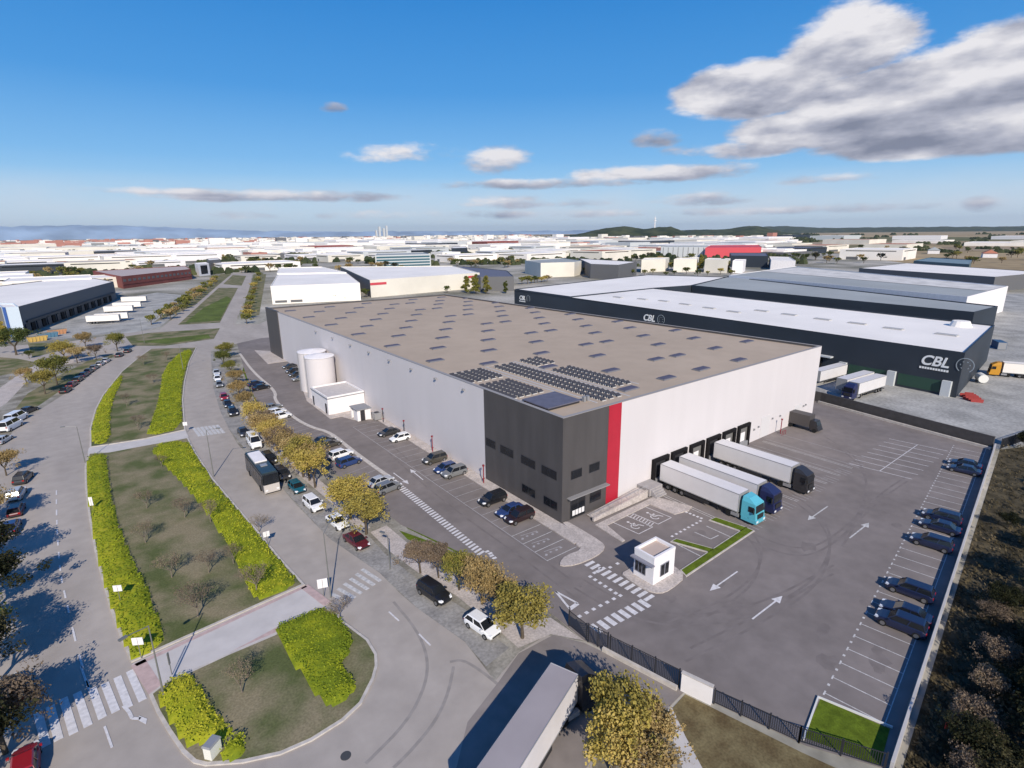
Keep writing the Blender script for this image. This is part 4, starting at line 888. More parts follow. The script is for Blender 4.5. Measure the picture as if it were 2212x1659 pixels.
for i, (px, h, w_) in enumerate(((827, 175, 16), (836, 150, 14), (842, 190, 14), (820, 120, 14))):
    r = ray(px, 600); az = math.atan2(r.y, r.x); x, y = CAM.x+cos(az)*9500, CAM.y+sin(az)*9500
    t = empty('skyscraper', (x, y, 0), label=('thin tower of the far skyline, ' + ('second from left', 'third from left', 'tallest and rightmost', 'lowest and leftmost')[i]), cat='skyscraper', group='far skyline towers'); part('shaft', M_pale, t, lambda b: b.box(-w_, -w_, 0, w_, w_, h))
# hills
def ridge(name, px0, px1, d, prof, m_, depth=1200, seg=70, base=-5, rgh=8, seed=0):
    b = MB(); vs = []; rows = 9
    for i in range(seg+1):
        t = i/seg; px = px0+(px1-px0)*t; r = ray(px, 600); az = math.atan2(r.y, r.x)
        hgt_ = prof(px)+rgh*noise.noise(V((px*.03, seed, 0)))+rgh*.5*noise.noise(V((px*.11, seed+3, 0)))
        for j in range(rows):
            s = j/(rows-1); dd = d+depth*(s-.5); vs.append((CAM.x+cos(az)*dd, CAM.y+sin(az)*dd, base+(hgt_-base)*sin(pi*s)**.8+rgh*.4*noise.noise(V((px*.08, s*6, seed)))))
    fs = [(i*rows+j, (i+1)*rows+j, (i+1)*rows+j+1, i*rows+j+1) for i in range(seg) for j in range(rows-1)]
    b.add(vs, fs); o = b.build(name, m_, smooth=True); struct(o); return o
def hump(px, c, w, h): return h*math.exp(-((px-c)/w)**2)
M_wood = mat('hill_woodland', (.022, .034, .016), .95, c2=(.075, .085, .04), scale=.012, detail=9)
M_far = mat('far_range', (.30, .40, .52), .95, var=.3, scale=.0006, detail=6)  # pale blue of distance haze painted into the base colour
ridge('wooded_hill', 1130, 1500, 4200, lambda p: 8+hump(p, 1345, 70, 66)+hump(p, 1438, 42, 56)+hump(p, 1270, 70, 22), M_wood, 900, 90, rgh=7, seed=2)
ridge('low_ridge', 1380, 1720, 6200, lambda p: 14+hump(p, 1500, 120, 48)+hump(p, 1620, 50, 60), M_wood, 1500, 60, rgh=5, seed=5)
ridge('far_ridge', 1450, 2500, 13000, lambda p: 55+hump(p, 1660, 90, 75)+hump(p, 1900, 180, 35)+hump(p, 2150, 120, 15), M_wood, 3000, 120, rgh=14, seed=9)
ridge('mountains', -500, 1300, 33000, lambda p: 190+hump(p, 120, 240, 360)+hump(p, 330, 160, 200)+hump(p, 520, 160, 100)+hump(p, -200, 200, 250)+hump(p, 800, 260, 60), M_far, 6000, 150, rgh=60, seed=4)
px0 = GL([(1408, 497)]); r = ray(1408, 600); az = math.atan2(r.y, r.x); mx_ = empty('radio_mast', (CAM.x+cos(az)*4200, CAM.y+sin(az)*4200, 88), label='white radio mast on top of the wooded hill', cat='mast')
part('mast', M_stucco, mx_, lambda b: (b.tube((0, 0, -20), (0, 0, 62), 5, 2, n=6), b.box(-12, -4, 30, 12, 4, 34), b.box(-9, -3, 45, 9, 3, 49)))
# field strips and far hedgerows on the right
def fieldrow(b):
    px = rg.uniform(1650, 2500); d = rg.choice((1300, 1500, 1900, 2300, 3000, 3900, 5200))*rg.uniform(.95, 1.05)
    r = ray(px, 600); az = math.atan2(r.y, r.x); x, y = CAM.x+cos(az)*d, CAM.y+sin(az)*d
    for _ in range(10):
        s = d*.0015+1.6; xx = x+rg.uniform(-1, 1)*s*4; yy = y-rg.uniform(-1, 1)*s*4; q = rg.uniform(.6, 1.3)*s
        b.hexa([(xx-q, yy-q, 0), (xx+q, yy-q, 0), (xx+q, yy+q, 0), (xx-q, yy+q, 0)], [(xx-q*.5, yy-q*.4, q*1.4), (xx+q*.6, yy-q*.5, q*1.3), (xx+q*.4, yy+q*.5, q*1.5), (xx-q*.4, yy+q*.5, q*1.2)])
mass('distant_hedgerows', 70, fieldrow, M_wood, 'woodland', 'dark lines of trees and hedges across the far brown fields')
def greens(b):
    px = rg.uniform(-150, 1750); d = 700*(6500/700)**rg.random()
    r = ray(px, 600); az = math.atan2(r.y, r.x); x, y = CAM.x+cos(az)*d, CAM.y+sin(az)*d
    if PX(x, y)[0] > 560 and PX(x, y)[1] > 575: return
    for _ in range(6):
        s = 2.6+d*.0012; xx = x+rg.uniform(-1, 1)*s*3; yy = y-rg.uniform(-1, 1)*s*4; q = rg.uniform(.6, 1.2)*s
        b.hexa([(xx-q, yy-q, 0), (xx+q, yy-q, 0), (xx+q, yy+q, 0), (xx-q, yy+q, 0)], [(xx-q*.5, yy-q*.4, q*1.7), (xx+q*.6, yy-q*.5, q*1.6), (xx+q*.4, yy+q*.5, q*1.8), (xx-q*.4, yy+q*.5, q*1.5)])
mass('distant_trees', 1300, greens, M_wood, 'woodland', 'countless small dark trees between the far sheds')
sheet('ploughed_fields', [[G(1700, 512)[0:2], G(2400, 512), G(2500, 520), G(1690, 522)], [G(1720, 530), G(1980, 529), G(2010, 537), G(1700, 541)]], .06, mat('olive_field', (.10, .11, .045), .95, c2=(.20, .17, .09), scale=.004))
sheet('bare_fields', [[G(1650, 523), G(2500, 524), G(2500, 528), G(1640, 528)], [G(2030, 533), G(2500, 536), G(2500, 545), G(2050, 541)]], .07, mat('tan_field', (.24, .18, .12), .95, c2=(.34, .27, .19), scale=.003))

# ------------------------------------------------------------------ vehicles
M_car = mat('car_paint', (1, 1, 1), .35, objcol=True)
M_tyre = mat('tyre_rubber', (.02, .02, .02), .85)
M_rim = mat('wheel_rim', (.35, .35, .36), .35, metal=.8)
M_head = mat('headlight_glass', (.75, .76, .78), .15)
M_tail = mat('taillight_red', (.35, .01, .01), .3)
M_trim = mat('black_trim', (.02, .02, .022), .6)
KINDS = dict(  # length, width, belt, roof, greenhouse (base rear, base front, top rear, top front), bonnet z, boot z
    hatch=(4.1, 1.78, .92, 1.47, (-1.95, 1.15, -1.55, .30), .86, .90),
    sedan=(4.6, 1.82, .90, 1.44, (-1.75, 1.10, -1.05, .30), .84, .93),
    suv=(4.5, 1.88, 1.05, 1.68, (-2.15, 1.15, -1.85, .45), 1.00, 1.02),
    van=(4.9, 1.92, 1.15, 1.92, (-2.35, 1.75, -2.25, 1.0), 1.08, 1.12))
PROTO = {}
def make_car(kind):
    L_, Wd, belt, roof, (gr0, gf0, gr1, gf1), bz, tz = KINDS[kind]; hl = L_/2; hw = Wd/2
    e = empty('parked_car', (0, 0, 0))
    st = [(-hl, .38, .66, .80), (-hl+.06, .26, tz-.10, .93), (-hl+.35, .22, tz, 1.0), (gr0+.25, .2, belt, 1.0), (gf0, .2, belt-.02, 1.0), (hl-.55, .22, bz-.06, .97), (hl-.12, .26, bz-.2, .88), (hl, .36, .60, .74)]
    b = MB(); vs = []
    for x, z0, z1, k in st:
        w = hw*k; m_ = (z0+z1)/2+.05
        vs += [(x, -w*.9, z0), (x, -w, z0+.14), (x, -w, m_), (x, -w*.95, z1-.06), (x, -w*.86, z1), (x, w*.86, z1), (x, w*.95, z1-.06), (x, w, m_), (x, w, z0+.14), (x, w*.9, z0)]
    n = 10; fs = [(i*n+j, i*n+(j+1) % n, (i+1)*n+(j+1) % n, (i+1)*n+j) for i in range(len(st)-1) for j in range(n)]
    fs += [tuple(range(n))[::-1], tuple(range((len(st)-1)*n, len(st)*n))]
    b.add(vs, fs); body = b.build('body', M_car, e, smooth=False)
    b = MB(); g0, g1 = hw*.88, hw*.70; zt = roof-.05
    b.hexa([(gr0, -g0, belt-.03), (gf0, -g0*.96, belt-.05), (gf0, g0*.96, belt-.05), (gr0, g0, belt-.03)], [(gr1, -g1, zt), (gf1, -g1, zt), (gf1, g1, zt), (gr1, g1, zt)]); b.build('windows', M_glass, e)
    b = MB(); b.hexa([(gr1-.08, -g1-.04, zt-.02), (gf1+.06, -g1-.04, zt-.02), (gf1+.06, g1+.04, zt-.02), (gr1-.08, g1+.04, zt-.02)], [(gr1+.05, -g1+.05, roof), (gf1-.1, -g1+.05, roof), (gf1-.1, g1-.05, roof), (gr1+.05, g1-.05, roof)])
    for s in (-1, 1):                       # pillars
        for (xb, xt) in ((gr0, gr1), ((gr0+gf0)/2-.1, (gr1+gf1)/2-.1), (gf0, gf1)):
            b.hexa([(xb-.06, s*(g0+.004)-.02, belt-.05), (xb+.06, s*(g0+.004)-.02, belt-.05), (xb+.06, s*(g0+.004)+.02, belt-.05), (xb-.06, s*(g0+.004)+.02, belt-.05)], [(xt-.05, s*(g1+.012)-.02, zt), (xt+.05, s*(g1+.012)-.02, zt), (xt+.05, s*(g1+.012)+.02, zt), (xt-.05, s*(g1+.012)+.02, zt)])
    b.build('roof', M_car, e)
    r = .33 if kind != 'suv' else .37
    for x in (-hl+.78, hl-.82):
        for s in (-1, 1):
            b = MB(); y0 = s*(hw-.2); b.tube((0, 0, 0), (0, s*.22, 0), r, n=14); w = b.build('wheel', M_tyre, e); w.location = (x, y0, r)
            b = MB(); b.tube((0, s*.205, 0), (0, s*.235, 0), r*.62, n=10); b.build('rim', M_rim, w)
    for s in (-1, 1):
        b = MB(); b.hexa([(hl-.30, s*hw*.80-.16, bz-.30), (hl+.0, s*hw*.66-.16, bz-.32), (hl+.0, s*hw*.66+.14, bz-.32), (hl-.30, s*hw*.80+.14, bz-.30)], [(hl-.40, s*hw*.80-.14, bz-.13), (hl-.07, s*hw*.66-.16, bz-.17), (hl-.07, s*hw*.66+.14, bz-.17), (hl-.40, s*hw*.80+.14, bz-.13)]); b.build('headlight', M_head, e)
        b = MB(); b.box(-hl-.01, s*hw*.72-.14, tz-.32, -hl+.2, s*hw*.72+.14, tz-.12); b.build('taillight', M_tail, e)
        b = MB(); b.box(gf0-.35, s*(hw+.1)-.09, belt-.02, gf0-.18, s*(hw+.1)+.09, belt+.13); b.build('mirror', M_car, e)
    b = MB(); b.box(hl-.08, -.55, .34, hl+.025, .55, .52); b.box(-hl-.02, -.6, .3, -hl+.08, .6, .45); b.build('bumper_trim', M_trim, e)
    return e
COLS = dict(black=(.012, .012, .014), dark=(.03, .03, .033), white=(.80, .80, .80), silver=(.45, .46, .48), grey=(.16, .165, .17), blue=(.02, .045, .15), navy=(.010, .015, .045), red=(.28, .012, .02), maroon=(.10, .012, .02), brown=(.022, .010, .011), teal=(.01, .10, .15), olive=(.06, .055, .045))
protos = {}
def car(x, y, rz, kind, col, label, group=None, name='parked_car', z=0.0):
    if kind not in protos: protos[kind] = make_car(kind); e = protos[kind]
    else: e = copy_tree(protos[kind])
    e.location = (x, y, z); e.rotation_euler = (0, 0, rz)
    for k in ('label', 'category', 'group'):
        if k in e: del e[k]
    tag(e, label, 'van' if kind == 'van' else 'car', group)
    for c in kids_of(e):
        if c.name.split('.')[0] in ('body', 'roof', 'mirror'): c.color = COLS[col]+(1,)
    return e
def kids_of(e): return [o for o in COL.objects if o.parent is e]
GA = 'cars parked in the bays along the long facade'
for px, py, k, c_, lb in ((838, 935, 'sedan', 'dark', 'dark saloon farthest up the bays along the long facade, touching a white one'), (862, 947, 'hatch', 'white', 'white hatchback in the bays along the long facade'),
        (937, 993, 'suv', 'olive', 'dark olive off-roader behind the red-topped hydrant post'), (960, 1013, 'hatch', 'blue', 'blue hatchback squeezed between the dark olive and the grey car'), (979, 1022, 'suv', 'grey', 'grey estate-like car next to the blue hatchback by the corner wall'),
        (1062, 1080, 'suv', 'black', 'black car alone in front of the charcoal corner wall'), (1100, 1104, 'sedan', 'blue', 'blue saloon in front of the charcoal corner, left of the brown-black car'), (1120, 1118, 'suv', 'brown', 'dark reddish car in the bays nearest the gate crossing')):
    x, y = G(px, py, .5); car(x+.2, y, pi if k != 'x' else 0, k, c_, lb, GA, z=.046)
for i, (px, py, c_) in enumerate(((627, 792, 'dark'), (634, 801, 'black'), (641, 809, 'dark'), (649, 818, 'grey'))):
    x, y = G(px, py, .5); car(x, y, pi, 'sedan', c_, ['dark car farthest left of the four beside the tanks', 'black car second from the far end beside the tanks', 'dark car third in the row beside the tanks', 'grey car directly left of the tanks, nearest of four'][i], 'cars parked beside the white tanks', z=.046)
GB = 'cars parked across the drive from the warehouse'
for px, py, k, c_, lb in ((553, 829, 'sedan', 'navy', 'dark car farthest up the bays across the drive'), (565, 837, 'sedan', 'black', 'black car beside the farthest dark one across the drive'), (588, 880, 'sedan', 'grey', 'grey car left of two white ones across the drive'),
        (598, 890, 'hatch', 'white', 'white hatchback, upper of the two white cars by the kerb bend'), (607, 900, 'suv', 'white', 'white car, lower of the two white cars by the kerb bend'), (700, 952, 'sedan', 'dark', 'dark car upper of the pair behind the orange trees'), (712, 960, 'sedan', 'olive', 'brownish dark car lower of the pair behind the orange trees'),
        (737, 983, 'suv', 'white', 'white car beside the blue estate across the drive'), (754, 999, 'suv', 'blue', 'dark blue car next to the white one across the drive'), (822, 1040, 'sedan', 'silver', 'silver car at the start of the painted ladder strip'), (838, 1055, 'suv', 'grey', 'grey car nearest the gate in the bays across the drive')):
    x, y = G(px, py, .5); car(x, y, .17, k, c_, lb, GB, z=.046)
# along the street
GS = 'cars parked along the street beside the autumn trees'
street = [(468, 805, 'sedan', 'silver', 'silver car farthest up the street parking lane'), (470, 818, 'hatch', 'white', 'small white car behind the reddish one far up the street'), (474, 831, 'hatch', 'grey', 'grey car third from the far end of the street lane'), (484, 858, 'hatch', 'red', 'red hatchback far up the street parking lane'),
          (492, 873, 'sedan', 'black', 'black saloon right behind the red hatchback'), (503, 891, 'suv', 'black', 'black car with nothing parked behind it, up the street'), (526, 934, 'sedan', 'dark', 'dark car just behind the large white van'),
          (581, 992, 'suv', 'black', 'black off-roader half hidden behind the coach'), (609, 1025, 'suv', 'dark', 'dark car with pale bonnet right beside the front of the coach'), (641, 1053, 'hatch', 'teal', 'teal hatchback parked just past the coach'),
          (677, 1090, 'suv', 'white', 'white off-roader with dark windscreen under the autumn trees'), (729, 1127, 'sedan', 'white', 'white saloon between the off-roader and the dark red car'), (770, 1168, 'sedan', 'maroon', 'dark red car beside the far end of the street zebra'),
          (938, 1281, 'suv', 'black', 'shiny black car parked alone below the bare trees'), (1042, 1352, 'hatch', 'white', 'white hatchback parked nearest the lorry entrance')]
for i, (px, py, k, c_, lb) in enumerate(street):
    x, y = G(px, py, .5)
    q = G(street[min(i+1, len(street)-1)][0], street[min(i+1, len(street)-1)][1]) if i < len(street)-1 else G(1042, 1352)
    p = G(street[max(i-1, 0)][0], street[max(i-1, 0)][1]); rz = math.atan2(q[1]-p[1], q[0]-p[0]); car(x, y, rz, k, c_, lb, GS, z=.026)
x, y = G(549, 955, .8); e = car(x, y, math.atan2(G(565, 985)[1]-G(530, 935)[1], G(565, 985)[0]-G(530, 935)[0]), 'van', 'white', 'large white van parked just behind the coach', GS, z=.026); e.scale = (1.15, 1.08, 1.25); e.name = 'delivery_van'
# left road
GLr = 'cars parked along the far kerb of the left road'
for i, (px, py, k, c_, lb) in enumerate(((142, 843, 'sedan', 'black', 'black car nearest of the row under the yellow trees'), (155, 831, 'sedan', 'maroon', 'maroon car second in the row under the yellow trees'), (169, 820, 'hatch', 'black', 'black hatchback behind the maroon car on the left road'), (181, 810, 'sedan', 'navy', 'navy saloon halfway along the left road row'),
        (192, 802, 'sedan', 'dark', 'dark saloon just past the navy one on the left road'), (204, 794, 'hatch', 'grey', 'grey hatchback before the silver pair on the left road'), (217, 786, 'hatch', 'silver', 'silver hatchback, nearer of the silver pair on the left road'), (229, 779, 'sedan', 'silver', 'silver saloon, farther of the silver pair on the left road'), (258, 767, 'sedan', 'dark', 'dark car at the far end of the row by the crossroads'), (276, 758, 'sedan', 'black', 'black car closest to the crossroads verge'))):
    x, y = G(px, py, .5); a, c2 = G(142, 843), G(258, 767); car(x, y, math.atan2(c2[1]-a[1], c2[0]-a[0]), k, c_, lb, GLr, z=.02)
for px, py, k, c_, rz, lb in ((36, 906, 'van', 'white', 1.15, 'white van on the left edge, farther of the two vans'), (24, 922, 'van', 'white', 1.15, 'white van on the left edge, nearer of the two vans'), (62, 886, 'sedan', 'dark', 1.0, 'dark car just beyond the two white vans'), (6, 950, 'sedan', 'silver', 1.2, 'silver car cut off by the left edge'),
        (50, 1033, 'suv', 'dark', 1.35, 'dark car on the left side lot, above the silver one'), (36, 1068, 'suv', 'silver', 1.45, 'silver car parked on the left between dark and dark red'), (35, 1102, 'hatch', 'maroon', 1.5, 'dark red car parked below the silver one on the left'), (24, 1138, 'sedan', 'blue', 1.52, 'bluish car in tree shade at the left edge'), (24, 1492, 'sedan', 'black', 1.75, 'black car with white lamps in the lower left corner'), (55, 1652, 'hatch', 'red', 1.6, 'bright red car cut off at the bottom left corner')):
    x, y = G(px, py, .5); car(x, y, rz, k, c_, lb, 'vehicles parked at the left edge', z=.02)
# along the lot wall
GW = 'dark blue cars parked against the lot wall'
wa_ = math.atan2(wd.y, wd.x)+pi/2
for px, py, k, lb in ((2084, 1002, 'sedan', 'navy car farther of the pair near the top corner of the lot wall'), (2082, 1014, 'sedan', 'navy car nearer of the pair near the top corner of the lot wall'), (2034, 1117, 'suv', 'navy off-roader, farthest of the three together midway down the wall'), (2030, 1137, 'sedan', 'navy saloon, middle of the three together midway down the wall'), (2012, 1172, 'suv', 'dark blue car, nearest of the three together midway down the wall'),
        (1965, 1274, 'suv', 'dark blue car standing one bay away from the nearest pair'), (1956, 1322, 'sedan', 'navy saloon, farther of the pair nearest the corner lawn'), (1946, 1346, 'suv', 'navy car nearest to the corner lawn')):
    x, y = G(px, py, .6); car(x, y, wa_, k, 'navy', lb, GW, z=.046)

# lorries
def lorry(x, y, rz, cabc, label, group=None, tractor=True, box=True, boxc=None, angle=0, trailer_len=13.6, name='articulated_lorry', cat='lorry', z=.046, roofc=None):
    """kingpin-side front at +x; origin under the middle of the trailer"""
    e = empty(name, (x, y, z), rz, label, cat, group); hl = trailer_len/2
    mb_ = boxc or M_box
    if box:
        b = MB(); b.box(-hl, -1.275, 1.15, hl, 1.275, 4.0); tr = b.build('trailer_box', mb_, e)
        b = MB(); [b.box(-hl+.02, s*1.28-.012, 1.15, hl-.02, s*1.28+.012, 1.3) for s in (-1, 1)]; [b.box(-hl+.02, s*1.28-.014, 3.9, hl-.02, s*1.28+.014, 4.02) for s in (-1, 1)]; b.box(hl-.01, -1.29, 1.15, hl+.03, 1.29, 4.03); b.build('box_edge', M_steel, e)
        b = MB(); b.box(-hl+.1, -.5, .85, hl-.2, -.35, 1.149); b.box(-hl+.1, .35, .85, hl-.2, .5, 1.149); [b.box(-hl+4.6, s*1.2-.03, .45, hl-4.6, s*1.2+.03, .95) for s in (-1, 1)]; b.box(-hl, -1.2, .45, -hl+.12, 1.2, .65); b.build('chassis', M_trim, e)
        for xx in (-hl+1.6, -hl+2.9, -hl+4.2):
            for s in (-1, 1):
                b = MB(); b.tube((0, 0, 0), (0, s*.32, 0), .5, n=14); w = b.build('wheel', M_tyre, e); w.location = (xx, s*.9, .5); b = MB(); b.tube((0, s*.3, 0), (0, s*.33, 0), .28, n=8); b.build('rim', M_rim, w)
        b = MB(); [b.box(hl-3.4, s*.8-.08, .1, hl-3.2, s*.8+.08, 1.14) for s in (-1, 1)]; b.build('landing_leg', M_trim, e)
        b = MB(); b.box(-hl-.05, -1.25, 1.2, -hl-.003, -.01, 3.95); b.build('rear_door', mb_, e); b = MB(); b.box(-hl-.05, .01, 1.2, -hl-.003, 1.25, 3.95); b.build('rear_door', mb_, e)
    if roofc: b = MB(); b.sheet([(-hl+.05, -1.25), (hl-.05, -1.25), (hl-.05, 1.25), (-hl+.05, 1.25)], 4.012); b.build('trailer_roof', roofc, e)
    if tractor:
        px_ = hl-1.3 if box else 0
        t = cos(angle), sin(angle)
        def tb(name_, m_, f):
            b = MB(); f(b); b.v = [(px_+vx*t[0]-vy*t[1], vx*t[1]+vy*t[0], vz) for vx, vy, vz in b.v]; return b.build(name_, m_, e)
        c0 = 1.75
        tb('cab', cabc, lambda b: b.hexa([(c0, -1.2, .95), (c0+2.25, -1.2, .75), (c0+2.25, 1.2, .75), (c0, 1.2, .95)], [(c0, -1.2, 3.3), (c0+1.95, -1.12, 3.2), (c0+1.95, 1.12, 3.2), (c0, 1.2, 3.3)]) and b.hexa([(c0+.0, -1.15, 3.3), (c0+1.9, -1.1, 3.2), (c0+1.9, 1.1, 3.2), (c0, 1.15, 3.3)], [(c0+.05, -1.0, 3.95), (c0+.9, -.9, 3.8), (c0+.9, .9, 3.8), (c0+.05, 1.0, 3.95)]) and b.box(c0+.1, -1.22, .4, c0+2.35, 1.22, .95))
        tb('windscreen', M_glass, lambda b: b.hexa([(c0+2.1, -1.08, 1.95), (c0+2.16, -1.08, 1.95), (c0+2.16, 1.08, 1.95), (c0+2.1, 1.08, 1.95)], [(c0+1.94, -1.0, 3.0), (c0+2.0, -1.0, 3.0), (c0+2.0, 1.0, 3.0), (c0+1.94, 1.0, 3.0)]))
        for s in (-1, 1):
            tb('side_window', M_glass, lambda b: b.box(c0+1.05, s*1.2-.02, 1.95, c0+1.85, s*1.2+.02, 2.75))
            tb('headlight', M_head, lambda b: b.box(c0+2.35, s*.9-.22, .6, c0+2.4, s*.9+.22, .85))
            tb('mirror', M_trim, lambda b: b.box(c0+1.9, s*1.38-.1, 1.9, c0+2.0, s*1.38+.1, 2.7))
            tb('fuel_tank', M_grey, lambda b: b.box(c0-1.5, s*1.05-.18, .45, c0-.3, s*1.05+.18, .95))
        tb('tractor_frame', M_trim, lambda b: (b.box(-1.0, -.45, .75, c0+.3, .45, 1.0), b.box(c0, -.9, .35, c0+2, .9, .75)))
        tb('grille', M_trim, lambda b: b.box(c0+2.255, -.75, 1.05, c0+2.3, .75, 1.75))
        for xx in (-.1, c0+1.15):
            for s in (-1, 1): tb('wheel', M_tyre, lambda b: b.tube((xx, s*.88, .5), (xx, s*1.2, .5), .5, n=14))
    return e
M_box = mat('trailer_white', (.66, .64, .64), .5, var=.03, scale=.5)
M_cyan = mat('cab_turquoise', (.10, .42, .52), .35)
M_cabn = mat('cab_navy', (.02, .025, .08), .35)
M_cabk = mat('cab_black', (.03, .028, .03), .35)
dz = -pi/2
lorry(21.6, -8.0, dz, M_cyan, 'white articulated lorry with a turquoise cab backed to the first dock', 'articulated lorries at the docks')
lorry(26.5, -8.0, dz, M_cabn, 'white articulated lorry with a navy cab at the second dock', 'articulated lorries at the docks')
lorry(36.6, -8.0, dz, M_cabk, 'white articulated lorry with a near-black cab at the fourth dock', 'articulated lorries at the docks')
# big lorry at the entrance
a, c2 = V(G(1219, 1445, 4)), V(G(1077, 1659, 4)); dd = (a-c2).normalized(); mid = a-dd*6.8
lorry(mid.x, mid.y, math.atan2(dd.y, dd.x), M_cabk, 'huge white trailer with a black cab turning into the lot entrance', angle=-.42, boxc=mat('grey_white_trailer', (.66, .63, .64), .6, var=.05, scale=.4), z=.03, roofc=mat('trailer_roof_grey', (.34, .305, .31), .8, var=.05, scale=.3))
# dark rigid truck by the dock wall
x, y = 65.8, -2.6
e = empty('box_truck', (x, y, .046), -pi/2, 'dark grey box truck parked at the far end of the dock wall', 'truck')
part('box', mat('dark_box', (.07, .062, .06), .6), e, lambda b: b.box(-3.2, -1.15, .9, 1.6, 1.15, 3.3)); part('cab', M_cabk, e, lambda b: b.hexa([(1.7, -1.05, .5), (3.5, -1.05, .5), (3.5, 1.05, .5), (1.7, 1.05, .5)], [(1.7, -1, 2.4), (2.7, -.95, 2.4), (2.7, .95, 2.4), (1.7, 1, 2.4)]))
part('windscreen', M_glass, e, lambda b: b.hexa([(3.12, -.9, 1.45), (3.17, -.9, 1.45), (3.17, .9, 1.45), (3.12, .9, 1.45)], [(2.78, -.85, 2.25), (2.83, -.85, 2.25), (2.83, .85, 2.25), (2.78, .85, 2.25)]))
for xx in (-2.2, 2.7):
    for s in (-1, 1): part('wheel', M_tyre, e, lambda b: b.tube((xx, s*.85, .42), (xx, s*1.12, .42), .42, n=12))
# neighbour's trailers
for px, py, tr, lb in ((1790, 812, False, 'white trailer half hidden behind the corner of the dock wall'), (1846, 830, False, 'white trailer in the middle of the neighbour yard'), (1872, 838, True, 'white articulated lorry with dark cab nearest in the neighbour yard')):
    x, y = G(px, py, 1.5); lorry(x, y, math.atan2(nf_.y, nf_.x), M_cabn, lb, 'lorries in the neighbour yard', tractor=tr, name='articulated_lorry' if tr else 'semi_trailer', cat='lorry' if tr else 'trailer', z=.03)
for i in range(7):
    if i in (2, 5): continue
    t = i/6; x, y = G(225+58*t+(i*37 % 5)*4, 694-45*t+(i*3 % 4), 1)
    lorry(x, y, -.35+.12*(i % 3), M_cabn, ['white trailer nearest of the row at the dark depot', 'second white trailer from the near end of the depot row', 'unused', 'white trailer in the middle of the depot row', 'second white trailer from the far end of the depot row', 'unused', 'white trailer farthest of the row at the dark depot'][i], 'white trailers at the dark depot', tractor=False, name='semi_trailer', cat='trailer', boxc=M_rwhite, z=.03)
x, y = G(2204, 800, 2)
ot = lorry(x, y, 2.0, mat('orange_cab', (.55, .26, .02), .5), 'orange-yellow truck with white top at the right edge', boxc=M_rwhite, z=.03, trailer_len=8, name='delivery_truck', cat='truck')
# coach
def coach(px, py, q1, q0, label):
    x, y = G(px, py, 1.5); a = V(G(*q1)); c_ = V(G(*q0)); rz = math.atan2((a-c_).y, (a-c_).x)
    e = empty('coach', (x, y, .026), rz, label, 'bus')
    part('body', mat('coach_dark', (.03, .035, .042), .3), e, lambda b: b.hexa([(-6, -1.25, .4), (5.9, -1.25, .4), (5.9, 1.25, .4), (-6, 1.25, .4)], [(-5.9, -1.2, 3.4), (5.6, -1.2, 3.4), (5.6, 1.2, 3.4), (-5.9, 1.2, 3.4)]))
    part('roof', mat('coach_roof', (.03, .05, .06), .35), e, lambda b: b.box(-5.8, -1.1, 3.402, 5.4, 1.1, 3.6))
    part('roof_unit', M_stucco, e, lambda b: b.box(-4.6, -.95, 3.603, .4, .95, 3.85))
    part('roof_hatch', M_steel, e, lambda b: b.box(1.5, -.5, 3.603, 2.5, .5, 3.7))
    for s in (-1, 1): part('side_windows', M_glass, e, lambda b: [b.hexa([(-5.5+1.85*i, s*1.262-.02, 1.7), (-3.8+1.85*i, s*1.262-.02, 1.7), (-3.8+1.85*i, s*1.262+.01, 1.7), (-5.5+1.85*i, s*1.262+.01, 1.7)], [(-5.5+1.85*i, s*1.235-.02, 3.0), (-3.8+1.85*i, s*1.235-.02, 3.0), (-3.8+1.85*i, s*1.235+.01, 3.0), (-5.5+1.85*i, s*1.235+.01, 3.0)]) for i in range(6)])
    part('front', mat('coach_front', (.50, .46, .43), .4), e, lambda b: b.hexa([(5.9, -1.22, .4), (6.1, -1.15, .4), (6.1, 1.15, .4), (5.9, 1.22, .4)], [(5.83, -1.22, 1.7), (6.0, -1.15, 1.7), (6.0, 1.15, 1.7), (5.83, 1.22, 1.7)]))
    part('windscreen', M_glass, e, lambda b: b.hexa([(5.8, -1.15, 1.72), (5.95, -1.1, 1.72), (5.95, 1.1, 1.72), (5.8, 1.15, 1.72)], [(5.62, -1.12, 3.3), (5.72, -1.05, 3.3), (5.72, 1.05, 3.3), (5.62, 1.12, 3.3)]))
    for s in (-1, 1):
        part('mirror', M_trim, e, lambda b: b.box(6.1, s*1.4-.12, 2.2, 6.25, s*1.4+.12, 3.0)); part('headlight', M_head, e, lambda b: b.box(6.1, s*.85-.2, .7, 6.14, s*.85+.2, .95))
        for xx in (-3.6, 3.6): part('wheel', M_tyre, e, lambda b: b.tube((xx, s*1.0, .5), (xx, s*1.28, .5), .5, n=14))
coach(566, 1022, (600, 1058), (545, 990), 'dark coach with white roof unit parked beside the street kerb')
